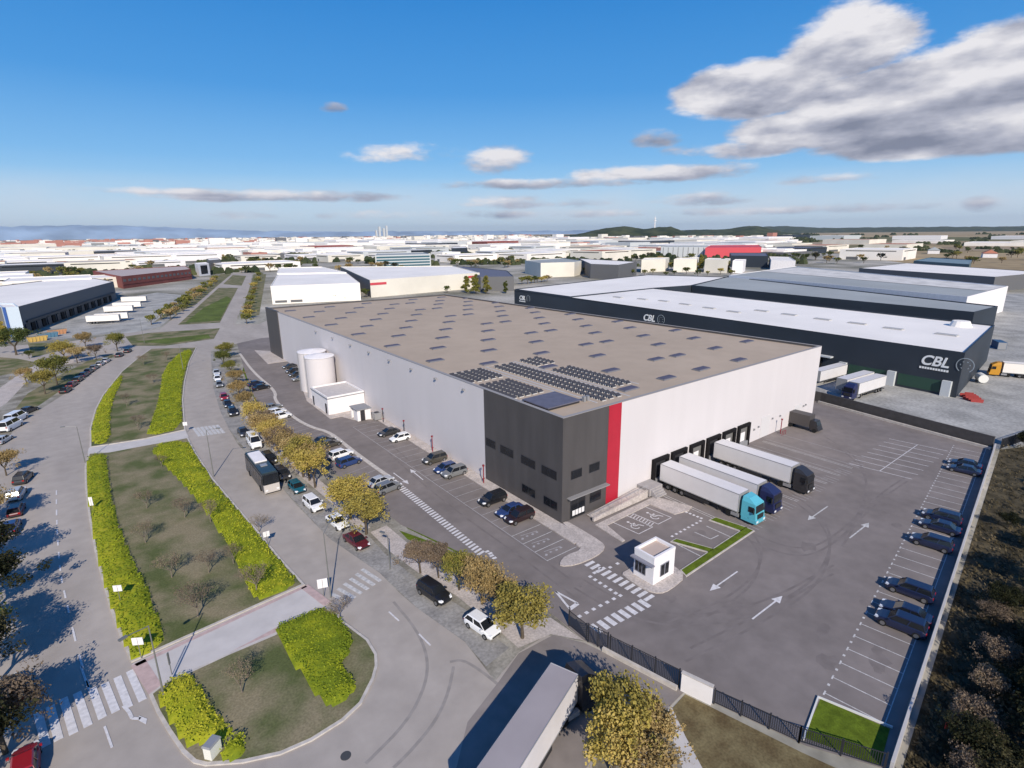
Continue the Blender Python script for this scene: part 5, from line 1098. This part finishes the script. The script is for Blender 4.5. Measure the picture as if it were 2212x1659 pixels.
# skips, bins and oddments
for i, (px, py, c_, nm) in enumerate(((82, 737, (.62, .42, .12), 'yellow'), (106, 729, (.10, .22, .32), 'blue'), (125, 722, (.55, .28, .14), 'orange'))):
    x, y = G(px, py); e = empty('skip_container', (x, y, .02), .4, f'{nm} open waste container at the end of the dark depot', 'skip', 'coloured containers by the depot')
    mm_ = mat(f'skip_{nm}', c_, .7)
    part('shell', mm_, e, lambda b: b.hexa([(-2.6, -1.1, 0), (2.6, -1.1, 0), (2.6, 1.1, 0), (-2.6, 1.1, 0)], [(-3.2, -1.3, 2), (3.2, -1.3, 2), (3.2, 1.3, 2), (-3.2, 1.3, 2)])); part('contents', M_dirt, e, lambda b: b.box(-2.9, -1.15, 2.0, 2.9, 1.15, 2.2))
    part('rib', mm_, e, lambda b: [b.box(-2.4+1.2*k, -1.38, .3, -2.2+1.2*k, -1.2, 2) for k in range(5)])
for px, py, c_, lb, nm in ((2100, 862, (.33, .04, .035), 'red heap of safety barriers at the charcoal shed corner', 'barrier_stack'), (2118, 826, (.75, .74, .70), 'small white van-like tank beside the charcoal shed gable', 'storage_tank'), (2156, 752, (.03, .09, .18), 'dark blue container behind the charcoal shed gable', 'skip_container')):
    x, y = G(px, py); e = empty(nm, (x, y, .02), .5, lb, {'barrier_stack': 'barriers', 'storage_tank': 'tank', 'skip_container': 'skip'}[nm])
    mm_ = mat(nm+'_paint', c_, .6)
    if nm == 'storage_tank': part('tank', mm_, e, lambda b: b.tube((-1.6, 0, 1.3), (1.6, 0, 1.3), 1.1, n=14)); part('saddle', M_grey, e, lambda b: (b.box(-1.2, -.9, 0, -.9, .9, .6), b.box(.9, -.9, 0, 1.2, .9, .6)))
    elif nm == 'barrier_stack': part('barriers', mm_, e, lambda b: [b.box(-3+.62*k, -1.3+.3*(k % 3), 0, -2.88+.62*k, 1.1+.35*(k % 4), .8+.15*(k % 3)) for k in range(9)]); part('cones', mat('cone_orange', (.6, .12, .03), .6), e, lambda b: [b.tube((2+k*.6, 3+.5*k, 0), (2+k*.6, 3+.5*k, .8), .3, .04) for k in range(5)])
    else: part('shell', mm_, e, lambda b: b.box(-3, -1.2, 0, 3, 1.2, 2.5)); part('door', M_grey, e, lambda b: b.box(-3.05, -1.1, .1, -3.004, 1.1, 2.4))

# ------------------------------------------------------------------ vegetation
L_yel = leafmat('autumn_yellow_leaves', (.26, .22, .06), (.45, .36, .085), (.58, .44, .14))
L_org = leafmat('autumn_orange_leaves', (.25, .19, .085), (.42, .30, .13), (.48, .37, .17))
L_olv = leafmat('olive_leaves', (.09, .11, .03), (.20, .20, .045), (.32, .27, .07))
L_grn = leafmat('green_leaves', (.03, .05, .015), (.075, .10, .025), (.14, .15, .04))
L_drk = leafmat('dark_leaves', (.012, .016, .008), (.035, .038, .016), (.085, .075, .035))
L_bare = leafmat('thin_brown_leaves', (.14, .11, .08), (.24, .18, .13), (.30, .24, .16))
L_hedge = leafmat('hedge_leaves', (.20, .26, .02), (.37, .41, .025), (.50, .48, .04), .35)
M_bark = mat('bark', (.10, .08, .06), .9, var=.2, scale=4)
M_palebark = mat('pale_bark', (.19, .16, .13), .9, var=.15, scale=4)
def limb(b, p, d, L_, r, depth, rg_, tips, spread=.75, segs=3):
    q = p.copy(); dd = d.copy()
    for s in range(segs):
        n_ = q+dd*(L_/segs); rr = r*(1-.25*(s+1)/segs); b.tube(q, n_, r*(1-.25*s/segs), rr, n=5 if depth > 1 else 3, cap=False); q = n_
        dd = (dd+V((rg_.uniform(-.18, .18), rg_.uniform(-.18, .18), rg_.uniform(-.05, .12)))).normalized()
        if depth <= 1: tips.append(q.copy())
    if depth == 0: return
    k = 3 if depth > 1 else 4
    for i in range(k):
        a = 2*pi*(i+rg_.random()*.6)/k; u = V((cos(a), sin(a), 0)); nd = (dd*(1-spread*.5)+u*spread*rg_.uniform(.6, 1.1)+V((0, 0, .25))).normalized()
        limb(b, q, nd, L_*rg_.uniform(.6, .8), r*.55, depth-1, rg_, tips, spread)
def leaves(b, c, n, s, rg_, flat=.8):
    for _ in range(n):
        while 1:
            p = V((rg_.uniform(-1, 1), rg_.uniform(-1, 1), rg_.uniform(-1, 1)))
            if p.length < 1: break
        p = V((c[0]+p.x*c[3], c[1]+p.y*c[3], c[2]+p.z*c[3]*flat)); n_ = V((rg_.gauss(0, 1), rg_.gauss(0, 1), rg_.gauss(0, 1)+.6)).normalized()
        u = n_.orthogonal().normalized(); w = n_.cross(u); t = rg_.uniform(.55, 1.25)*s; t2 = t*rg_.uniform(.5, .9)
        b.add([tuple(p-u*t), tuple(p-w*t2), tuple(p+u*t), tuple(p+w*t2)], [(0, 1, 2, 3)])
def tree_meshes(seed, ht, rad, trunk, nleaf, lsize, bare=False, tall=False):
    rg_ = random.Random(seed); b = MB(); tips = []
    if tall:
        b.tube((0, 0, 0), (0, 0, ht*.9), trunk, .03, n=6)
        tips = [V((rg_.gauss(0, .3)*rad, rg_.gauss(0, .3)*rad, ht*(.12+.8*rg_.random()))) for _ in range(34)]
        tips = [V((t.x*(1.25-t.z/ht), t.y*(1.25-t.z/ht), t.z)) for t in tips]
    else:
        h0 = ht*(.28 if not bare else .22); b.tube((0, 0, 0), (.05, .03, h0), trunk, trunk*.75, n=7, cap=False)
        for i in range(4 if not bare else 5):
            a = 2*pi*i/(4 if not bare else 5)+rg_.random(); limb(b, V((.05, .03, h0*.96)), V((cos(a)*.75, sin(a)*.75, 1)).normalized(), ht*.26, trunk*.55, 2, rg_, tips, .7)
    tr = b.v, b.f, b.m; L_ = MB()
    cs = []
    for t in tips:
        if rg_.random() < (.5 if not bare else .6) or tall:
            cs.append((t.x, t.y, t.z, rad*rg_.uniform(.16, .34)*(1.0 if not bare else .8)))
    if not cs: cs = [(0, 0, ht*.7, rad*.5)]
    if not bare and not tall: cs += [(rg_.gauss(0, .45)*rad, rg_.gauss(0, .45)*rad, ht*rg_.uniform(.36, .8), rad*rg_.uniform(.14, .3)) for _ in range(16)]
    mx = max((c[0]**2+c[1]**2)**.5 for c in cs); k = rad*.82/max(mx, .01) if not tall else 1
    per = max(1, nleaf//len(cs))
    for c in cs: leaves(L_, (c[0]*1.0, c[1]*1.0, c[2], c[3]), int(per*rg_.uniform(.5, 1.5)), lsize, rg_)
    return b, L_, k
TP = {}
def tree(kind, x, y, s, leaf, label, group=None, name='tree', cat='tree', seed=None, z=.02, sx=1):
    """kinds: round (street tree), bare, poplar, big, far"""
    v = (seed if seed is not None else random.randrange(99)) % {'round': 4, 'bare': 3, 'poplar': 2, 'big': 3, 'far': 4}[kind]
    key = (kind, v, leaf.name)
    if key not in TP:
        a = dict(round=(6.2, 3.1, .16, 5200, .12), bare=(4.6, 2.3, .08, 1500, .055), poplar=(9, 3.4, .2, 4200, .26), big=(8.5, 4.2, .26, 8000, .15), far=(7, 3.6, .25, 420, .5))[kind]
        bt, bl, k = tree_meshes(v*7+len(kind), *a, bare=kind == 'bare', tall=kind == 'poplar')
        def me(b, n, m_):
            q = bpy.data.meshes.new(n); q.from_pydata(b.v, [], b.f); q.materials.append(m_); q.update(); return q
        TP[key] = (me(bt, 'trunk', M_palebark if kind == 'bare' else M_bark), me(bl, 'crown', leaf))
    mt_, ml = TP[key]; e = empty(name, (x, y, z), random.uniform(0, 6.28), label, cat, group); ra = random.uniform(.86, 1.18); e.scale = (s*sx*ra, s*sx*random.uniform(.88, 1.14), s*random.uniform(.88, 1.12))
    for n, q in (('trunk', mt_), ('crown', ml)):
        o = bpy.data.objects.new(n, q); COL.objects.link(o); o.parent = e
    return e
ST = 'autumn trees between the street and the lot'
def at_top(px, py, hz): return G(px, py, hz)
rowt = [(488, 752, 1.0, 'g', 'tall olive tree at the far top end of the street row'), (481, 772, .9, 'g', 'green-gold tree second from the far end of the street row'), (497, 790, .8, 'g', 'olive tree third from the far end, by the white car'), (507, 812, .8, 'o', 'russet tree beside the red hatchback'), (514, 838, .8, 'o', 'russet tree behind the black saloon up the street'),
        (527, 862, .85, 'o', 'brown-orange tree left of the grey and white cars'), (548, 895, .95, 'y', 'golden tree left of the bend in the kerb line'), (572, 918, 1.0, 'o', 'orange tree just above the white van'), (598, 944, 1.0, 'o', 'rusty tree above the coach roof'), (622, 962, .95, 'o', 'rusty orange tree between the coach and the dark pair'), (650, 985, 1.15, 'y', 'golden-brown tree right of the coach'), (676, 1010, 1.05, 'y', 'golden tree above the teal hatchback'),
        (560, 905, .9, 'b', 'thin brown tree filling the gap by the kerb bend'), (585, 930, .9, 'y', 'golden brown tree between the two orange ones above the van'), (610, 952, .9, 'b', 'half bare tree among the rusty ones beside the coach'), (637, 975, 1.0, 'o', 'orange-brown tree behind the golden-brown one by the coach'), (664, 998, 1.0, 'o', 'rust coloured tree crowding the golden one above the teal car'),
        (752, 1060, 1.35, 'y', 'large golden tree nearest the silver and grey cars'), (786, 1092, 1.3, 'y', 'large yellow tree right above the dark red car'), (905, 1188, .95, 'b', 'half bare brownish tree left of the shiny black car'), (945, 1200, .9, 'b', 'half bare tree directly above the shiny black car'), (990, 1222, .95, 'g', 'olive green tree between the bare trees and the yellow ones'), (1040, 1242, 1.1, 'o', 'brown-orange tree beyond the nearest white hatchback'), (1075, 1275, .9, 'o', 'orange tree squeezed beside the big yellow one at the gate'),
        (1128, 1298, 1.3, 'y', 'large round yellow tree at the lot gate')]
LM = dict(y=L_yel, o=L_org, g=L_olv, b=L_bare)
for i, (px, py, s, c_, lb) in enumerate(rowt):
    x, y = G(px, py, 4*s*.85); tree('round', x, y, s*(.86 if i > 16 else 1.1), LM[c_], lb, ST, 'street_tree', seed=i)
for px, py, s, c_, lb in ((1345, 1535, 1.12, 'y', 'yellow tree right of the big turning lorry'), (1410, 1560, .9, 'o', 'orange-yellow tree touching the one beside the big lorry'), (1330, 1600, 1.0, 'y', 'greenish yellow tree at the bottom edge beside the big lorry'), (1385, 1650, .9, 'o', 'russet tree cut off by the bottom edge next to the pale path')):
    x, y = G(px, py, 3.6*s); tree('round', x, y, s, LM[c_], lb, 'trees beside the entrance', 'street_tree')
MT = 'small bare trees on the planted islands'
for i, (px, py, s, lb) in enumerate(((428, 1335, 1.15, 'bare tree nearest the wide island path, centre of the lawn'), (372, 1250, 1.0, 'bare tree with brown haze of twigs beside the left lawn dip'), (315, 1175, .95, 'bare tree close to the left hedge, halfway up the island'), (452, 1240, .9, 'bare tree between the lawn and the patchy right hedge'), (555, 1280, 1.0, 'bare tree inside the right hedge near the island path'), (505, 1220, .8, 'thin bare tree farther inside the right hedge'),
        (400, 1120, .9, 'brownish bare tree in the upper middle of the island'), (318, 1100, .9, 'bare tree beside the left hedge, upper half of the island'), (455, 1130, .9, 'bare tree in the yellow groundcover by the street'), (350, 1010, .7, 'small bare tree just below the narrow island path'), (300, 930, .9, 'bare tree just above the narrow island path'), (275, 880, .9, 'bare tree in the far island near its left hedge'), (330, 830, .9, 'bare tree in the middle of the far island'), (310, 790, .9, 'bare tree near the tip of the far island'), (360, 780, .9, 'olive-brown tree at the right side of the far island tip'),
        (524, 1500, .95, 'bare tree in the middle of the nearest round island'), (735, 1340, .7, 'small bare tree at the upper right edge of the nearest island'), (560, 1150, .7, 'slim bare tree at the street edge of the right hedge'))):
    x, y = G(px, py); tree('bare', x, y, s, L_bare, lb, MT, 'bare_tree', seed=i, z=.16)
for i, (px, py, s, k, lf, lb) in enumerate(((184, 742, .85, 'round', L_org, 'round golden tree behind the silver cars on the left road'), (138, 768, .9, 'round', L_yel, 'upright golden tree left of the round golden one'), (252, 748, .85, 'round', L_olv, 'olive tree at the end of the left road row'), (165, 775, .7, 'round', L_org, 'small russet tree behind the maroon car'), (120, 815, 1.0, 'round', L_olv, 'broad olive tree over the near end of the left road row'), (95, 838, .8, 'round', L_yel, 'yellowish tree nearest the white vans'),
        (55, 818, .65, 'round', L_org, 'small orange tree beside the curved footpath on the left'), (206, 768, .6, 'round', L_bare, 'thin brown tree between the golden and the olive tree'), (32, 752, 1.15, 'big', L_grn, 'large dark green tree at the left edge by the containers'), (8, 738, 1.0, 'poplar', L_yel, 'yellow-green poplar at the far left edge'), (62, 768, .5, 'round', L_grn, 'small dark green bush tree right of the large green one'), (8, 1005, .9, 'round', L_org, 'orange tree cut off by the left edge above the dark car'),
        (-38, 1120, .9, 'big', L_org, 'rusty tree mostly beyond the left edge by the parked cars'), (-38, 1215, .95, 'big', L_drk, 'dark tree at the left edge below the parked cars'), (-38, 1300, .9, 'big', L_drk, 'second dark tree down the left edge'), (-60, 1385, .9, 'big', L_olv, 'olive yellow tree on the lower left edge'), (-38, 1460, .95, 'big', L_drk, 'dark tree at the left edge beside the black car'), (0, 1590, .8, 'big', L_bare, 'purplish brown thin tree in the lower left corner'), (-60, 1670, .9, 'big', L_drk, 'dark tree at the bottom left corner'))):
    x, y = G(px, py, 2.2*s if k != 'poplar' else 1); s = s*(1.45 if i < 8 else 1.15 if i == 8 else 1); tree(k, x, y, s, lf, lb, 'trees left of the avenue', 'roadside_tree', seed=i)
# avenue trees into the distance
for i in range(46):
    side = i % 3; t = (i//3)/15.5; t = t**.8
    x0, y0, x1, y1 = ((330, 702, 470, 605), (372, 690, 478, 603), (516, 668, 553, 597))[side]
    if side == 2: x0, y0, x1, y1 = 532, 700, 560, 592
    x, y = G(x0+(x1-x0)*t+random.uniform(-3, 3), y0+(y1-y0)*t)
    tree('far', x, y, .85*random.uniform(.75, 1.15), random.choice((L_org, L_olv, L_yel, L_olv)), ('autumn tree lining the left kerb of the far avenue', 'autumn tree on the left grass strip of the far avenue', 'autumn tree lining the right kerb of the far avenue')[side], ('trees on the left kerb of the far avenue', 'trees on the left grass strip of the far avenue', 'trees on the right kerb of the far avenue')[side], 'avenue_tree', seed=i)
# trees showing behind the roof and among the sheds
for i, (px, py, hh, s, k, lf, lb) in enumerate(((1008, 622, 7, 1.1, 'poplar', L_olv, 'yellow-green poplar left of three beyond the far roof corner'), (1028, 624, 7, 1.2, 'poplar', L_olv, 'middle yellow-green poplar of three beyond the far roof corner'), (1050, 624, 7, 1.1, 'poplar', L_olv, 'right poplar of three beyond the far roof corner'), (1092, 626, 5, .8, 'poplar', L_grn, 'dark poplar directly left of the charcoal shed'), (790, 634, 5, .8, 'far', L_grn, 'dark bush at the flank of the red-banded warehouse'), (730, 645, 3, .7, 'far', L_olv, 'round bush in front of the brilliant white warehouse'), (966, 628, 3, .7, 'far', L_grn, 'dark bush just above the far edge of the beige roof'),
        (1512, 578, 8, 1.5, 'poplar', L_olv, 'tall poplar between the cream blocks'), (1560, 578, 7, 1.3, 'poplar', L_grn, 'green poplar before the last cream block'), (1570, 580, 7, 1.2, 'poplar', L_olv, 'yellowish poplar before the last cream block'), (1390, 580, 5, 1.1, 'far', L_grn, 'dark tree between the dark front and the first cream block'), (1450, 578, 5, 1.1, 'far', L_olv, 'olive tree between the first two cream blocks'))):
    x, y = G(px, py, hh*.5); tree(k, x, y, s*1.25, lf, lb, 'trees among the near sheds', 'shed_tree', seed=i)
for i in range(30):
    if i < 8: px, py = 1128+i*8, 606-i*.8
    elif i < 22: px, py = 1268+(i-8)*24, 590-(i % 3)*2
    else: px, py = 985+(i-22)*14, 566-(i % 2)*2
    x, y = G(px+random.uniform(-4, 4), py, 3); tree('far', x, y, random.uniform(.8, 1.25), random.choice((L_olv, L_org, L_yel, L_grn)), ('autumn tree behind the left end of the charcoal shed', 'autumn tree in front of the cream blocks', 'autumn tree on the strip behind the red-banded warehouse')[0 if i < 8 else 1 if i < 22 else 2], ('trees behind the left end of the charcoal shed', 'trees in front of the cream blocks', 'trees behind the red-banded warehouse')[0 if i < 8 else 1 if i < 22 else 2], 'shed_tree', seed=i)
cnt = 0
for i in range(900):
    px = random.uniform(-40, 2230); d = 270*(1500/270)**random.random(); r = ray(px, 600); az = math.atan2(r.y, r.x); x, y = CAM.x+cos(az)*d, CAM.y+sin(az)*d; q = PX(x, y)
    if 360 < q[0] < 2230 and q[1] > 592 - (0 if q[0] < 1120 else 22): continue
    if q[0] < 560 and q[1] > 655: continue
    if 180 < q[0] < 560 and q[1] > 600 and q[0] > 240: continue
    if any(abs(x-f[0]) < f[2]+2 and abs(y-f[1]) < f[2]+2 for f in FAR): continue
    if any(abs(q[0]-o_[0]) < 45 and -14 < q[1]-o_[1] < 8 for o_ in occp) and q[1] > 545: continue
    cnt += 1
    if cnt > 215: break
    side = 'left of the avenue' if px < 500 else ('right of the avenue' if px < 1050 else ('beyond the charcoal shed' if px < 1700 else 'at the edge of the brown fields')); lf = random.choice((L_grn, L_grn, L_olv, L_org, L_drk)); cn = {'green_leaves': 'green', 'olive_leaves': 'olive', 'autumn_orange_leaves': 'russet', 'dark_leaves': 'very dark'}[lf.name]
    tree('far', x, y, random.uniform(1.0, 1.75), lf, f'{cn} tree among sheds {side}', f'{cn} trees among the sheds {side}', 'distant_tree', seed=i)
# hedges: clipped yellow-green shrub beds on the islands
def hedge(pts, h, label, dens=16, ls=.13, drop=0, z0=.16, leaf=None, rgh=.15, name='hedge', cat='hedge'):
    P = ccw(chaikin(GL(pts), 1)); xs = [p[0] for p in P]; ys = [p[1] for p in P]; x0, x1, y0, y1 = min(xs), max(xs), min(ys), max(ys)
    cx, cy = (x0+x1)/2, (y0+y1)/2; e = empty(name, (cx, cy, z0), label=label, cat=cat)
    A = abs(sum(P[i][0]*P[(i+1) % len(P)][1]-P[(i+1) % len(P)][0]*P[i][1] for i in range(len(P))))/2
    def hz(x, y):
        f = h*.85*(.9+.7*rgh*noise.noise(V((x*.45, y*.45, 1)))*2+rgh*noise.noise(V((x*1.7, y*1.7, 4))))
        if drop: f *= max(0.12, min(1, 1.0+drop*(noise.noise(V((x*.16, y*.16, 7)))*2.2-.2)))
        return max(.08, f)
    Q = inset(P, .22); b = MB((cx, cy, 0)); st = .42; vid = {}; vs = []; fs = []
    nx = int((x1-x0)/st)+2; ny = int((y1-y0)/st)+2
    ins = {}
    for i in range(nx):
        for j in range(ny): ins[i, j] = inside(Q, x0+i*st, y0+j*st)
    def vv(i, j):
        if (i, j) not in vid:
            x, y = x0+i*st, y0+j*st; edge = not all(ins.get((i+a, j+c_), False) for a in (-1, 0, 1) for c_ in (-1, 0, 1))
            vid[i, j] = len(vs); vs.append((x, y, (hz(x, y)-.1) if not edge else (hz(x, y)-.1)*.55 if ins.get((i, j)) else 0))
        return vid[i, j]
    for i in range(nx-1):
        for j in range(ny-1):
            if any(ins.get((i+a, j+c_), False) for a in (0, 1) for c_ in (0, 1)): fs.append((vv(i, j), vv(i+1, j), vv(i+1, j+1), vv(i, j+1)))
    b.add(vs, fs); b.build('shrub_mass', leaf or L_hedge, e, smooth=True)
    b = MB((cx, cy, 0)); n = int(A*dens); k = 0; rg_ = random.Random(int(A*10))
    while k < n:
        x, y = rg_.uniform(x0, x1), rg_.uniform(y0, y1)
        if not inside(P, x, y): continue
        k += 1; hh = hz(x, y); z = hh*(1-.35*rg_.random()**2)+rg_.uniform(-.03, .09); 
        if not inside(Q, x, y): z = hh*rg_.uniform(.15, .95)
        n_ = V((rg_.gauss(0, .38), rg_.gauss(0, .38), 1)).normalized(); u = n_.orthogonal().normalized(); w = n_.cross(u); a = rg_.uniform(0, 6.28); u, w = u*cos(a)+w*sin(a), w*cos(a)-u*sin(a)
        t = ls*rg_.uniform(.6, 1.4); p = V((x, y, z)); b.add([tuple(p-u*t), tuple(p-w*t*.6), tuple(p+u*t), tuple(p+w*t*.6)], [(0, 1, 2, 3)])
    b.build('leaves', leaf or L_hedge, e); return e
hedge([(192, 986), (232, 982), (234, 1019), (242, 1069), (250, 1119), (265, 1156), (285, 1211), (320, 1272), (338, 1326), (358, 1388), (326, 1411), (293, 1426), (285, 1424), (266, 1378), (243, 1318), (222, 1244), (209, 1190), (197, 1119), (189, 1056), (188, 1012)], .75, 'long clipped yellow-green hedge along the left kerb of the middle island', 22)
hedge([(322, 967), (405, 950), (423, 984), (458, 1039), (496, 1084), (545, 1141), (604, 1214), (648, 1262), (600, 1284), (557, 1301), (532, 1270), (505, 1200), (455, 1120), (410, 1062), (352, 1004)], .55, 'broad patchy yellow-green shrub bed along the street side of the middle island', 22, drop=.75)
hedge([(198, 962), (199, 926), (210, 886), (226, 855), (252, 822), (266, 810), (262, 830), (248, 855), (238, 900), (239, 957)], .7, 'narrow clipped hedge along the left kerb of the far island', 16, ls=.16)
hedge([(315, 945), (395, 927), (391, 869), (394, 824), (406, 782), (418, 757), (392, 760), (352, 800), (345, 860), (325, 920)], .6, 'wide bright shrub bed along the right side of the far island', 14, ls=.17, drop=.3)
hedge([(366, 1478), (406, 1457), (439, 1494), (466, 1548), (498, 1572), (501, 1594), (447, 1604), (406, 1618), (378, 1575), (354, 1529), (340, 1511)], .8, 'thick clipped hedge at the left of the nearest round island', 46, ls=.1)
hedge([(487, 1602), (528, 1591), (536, 1616), (523, 1642), (474, 1643)], .9, 'small round clump of hedge beside the white cabinet', 46, ls=.1)
hedge([(595, 1364), (605, 1352), (688, 1318), (724, 1325), (758, 1367), (763, 1405), (734, 1442), (770, 1470), (765, 1505), (723, 1530), (688, 1512), (669, 1480), (633, 1434)], .75, 'big yellowish shrub bed on the right of the nearest round island', 40, ls=.11, drop=.15)
# dark overgrown bank: low brush and scrubby trees
bk = MB(); rb_ = random.Random(3)
for _ in range(15000):
    px, py = rb_.uniform(1880, 2330), rb_.uniform(960, 1760); x, y = G(px, py)
    if (V((x, y))-wa).dot(wn) > -1.2: continue
    s = rb_.uniform(.1, .28); z = rb_.uniform(.05, .9)*max(0.25, .8+noise.noise(V((x*.2, y*.2, 0)))*1.6); n_ = V((rb_.gauss(0, .7), rb_.gauss(0, .7), 1)).normalized(); u = n_.orthogonal().normalized(); w = n_.cross(u); p = V((x, y, z))
    bk.add([tuple(p-u*s), tuple(p-w*s*.6), tuple(p+u*s), tuple(p+w*s*.6)], [(0, 1, 2, 3)])
tag(bk.build('undergrowth', leafmat('brush_leaves', (.02, .018, .010), (.085, .068, .036), (.20, .155, .09), .3)), 'dark tangled undergrowth covering the bank below the lot wall', 'undergrowth', kind='stuff')
rk = random.Random(8); k = 0
while k < 42:
    px, py = rk.uniform(1960, 2330), rk.uniform(900, 1740); x, y = G(px, py)
    dwl = (V((x, y))-wa).dot(wn)
    if dwl > -4.2: continue
    lf = L_drk if rk.random() < .42 or px > 2150 else L_bare
    where = 'upper part of the dark bank' if py < 1180 else ('middle of the dark bank' if py < 1440 else 'lower part of the dark bank')
    cn = 'dark green' if lf is L_drk else 'dry brown'
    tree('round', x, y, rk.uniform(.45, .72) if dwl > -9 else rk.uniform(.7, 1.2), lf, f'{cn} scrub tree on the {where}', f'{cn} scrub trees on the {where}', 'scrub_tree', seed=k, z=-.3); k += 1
# planting between the lot fence and the entrance
hedge([(1020, 1215), (1085, 1252), (1120, 1290), (1075, 1275), (1010, 1232)], .5, 'low ragged planting strip behind the yellow gate trees', 18, leaf=L_olv)

# ------------------------------------------------------------------ street furniture
M_pole = mat('pole_metal', (.22, .22, .21), .5, metal=.4)
LPG = 'tall street lamps along the avenue'
def lamp(px, py, h, rz, lb, arm=1.8):
    x, y = G(px, py); e = empty('street_lamp', (x, y, .1), rz, lb, 'street lamp', LPG)
    part('pole', M_pole, e, lambda b: b.tube((0, 0, 0), (0, 0, h), .09, .05, n=8)); part('arm', M_pole, e, lambda b: b.tube((0, 0, h-.05), (arm, 0, h+.25), .04, .03)); part('lamp_head', M_pole, e, lambda b: b.box(arm-.1, -.14, h+.17, arm+.55, .14, h+.32))
lamp(715, 1292, 8.2, .9, 'tall thin street lamp beside the far end of the wide island path')
lamp(462, 1030, 8.5, -.6, 'street lamp at the right kerb of the middle island, above the coach')
lamp(355, 1508, 7.6, 3.6, 'street lamp beside the thick hedge of the nearest island'); lamp(184, 1000, 7.0, 2.9, 'street lamp at the left kerb near the narrow island path')
lamp(843, 1230, 4.6, 2.0, 'low lamp on the footway between the dark red and the black car', .6)
lamp(396, 800, 8.0, 0, 'street lamp at the street kerb of the far island'); lamp(312, 742, 9.0, 1.5, 'street lamp at the crossroads beside the island tip')
def sign(px, py, ph, w_, h_, rz, lb, col=None, name='road_sign', grp='white backed signs on the islands'):
    x, y = G(px, py); e = empty(name, (x, y, .15), rz, lb, 'sign', grp)
    part('post', M_pole, e, lambda b: b.tube((0, 0, 0), (0, 0, ph), .04, n=6)); part('panel', col or M_stucco, e, lambda b: b.box(-.03, -w_/2, ph-h_, .03, w_/2, ph+.05))
    return e
sign(262, 1306, 2.3, .9, .7, -2.1, 'white sign panel rising from the left hedge, upper of the two')
sign(306, 1424, 2.3, 1.0, .75, -2.1, 'white sign panel at the hedge end beside the wide island path')
sign(202, 1108, 2.4, .5, 1.3, -2.0, 'narrow tilted white sign in the left hedge high up the island')
sign(579, 1180, 2.0, .8, .7, -1.6, 'white sign at the street edge of the patchy shrub bed')
sign(700, 1290, 2.2, 1.1, 1.1, -1.9, 'large white sign where the wide island path meets the street')
sign(403, 935, 2.2, .8, .7, -1.9, 'small white sign where the narrow island path meets the street')
sign(372, 1460, 2.4, .25, 1.2, -.6, 'slim dark post standing on the wide island path', M_pole)  # dark upright post with a slim panel
sign(2043, 1600, 1.7, .7, .6, -2.2, 'small red and white marker in the brush of the dark bank', mat('marker_red', (.5, .03, .03), .5), grp=None)
x, y = G(462, 1632); e = empty('utility_cabinet', (x, y, .16), -.9, 'white utility cabinet with a grey lid in front of the near hedge', 'cabinet')
part('body', mat('cabinet_white', (.70, .69, .62), .6), e, lambda b: b.box(-.35, -.55, 0, .35, .55, 1.15)); part('lid', M_grey, e, lambda b: b.hexa([(-.42, -.62, 1.15), (.42, -.62, 1.15), (.42, .62, 1.15), (-.42, .62, 1.15)], [(-.35, -.55, 1.3), (.35, -.55, 1.3), (.35, .55, 1.3), (-.35, .55, 1.3)])); part('door', M_stucco, e, lambda b: b.box(-.37, -.5, .1, -.352, .5, 1.1))

# ------------------------------------------------------------------ haze (the sky stays outside)
hz_ = MB(); hz_.box(-42000, -42000, -1.2, 42000, 42000, 700); ho = hz_.build('haze', bpy.data.materials.new('haze')); tag(ho, 'thin bluish haze over the distant plain', 'haze', kind='stuff')
hm = ho.data.materials[0]; hm.use_nodes = True; hn = hm.node_tree; hn.nodes.remove(hn.nodes['Principled BSDF']); pv = hn.nodes.new('ShaderNodeVolumePrincipled')
pv.inputs['Density'].default_value = 2.0e-5; pv.inputs['Color'].default_value = (.80, .90, 1, 1); pv.inputs['Anisotropy'].default_value = .2
hn.links.new(pv.outputs[0], hn.nodes['Material Output'].inputs['Volume'])

# ------------------------------------------------------------------ tell look-alikes apart by their order
ORD = ['first', 'second', 'third', 'fourth', 'fifth', 'sixth', 'seventh', 'eighth', 'ninth', 'tenth', 'eleventh', 'twelfth', 'thirteenth', 'fourteenth', 'fifteenth', 'sixteenth', 'seventeenth', 'eighteenth', 'nineteenth', 'twentieth']
def ordw(i): return ORD[i] if i < 20 else ('twenty-'+ORD[i-20] if i < 29 else ('thirtieth' if i == 29 else 'thirty-'+ORD[(i-30) % 9]))
same = {}
for o in COL.objects:
    if o.parent is None and o.get('label') and o.type in ('EMPTY', 'MESH'): same.setdefault(o['label'], []).append(o)
for lb, os_ in same.items():
    if len(os_) > 1:
        os_.sort(key=lambda o: PX(o.location.x, o.location.y)[0]); n = len(os_)
        for i, o in enumerate(os_):
            o['label'] = lb+', '+(ordw(i)+' from the left' if i < (n+1)//2 else (ordw(n-1-i)+' from the right'))
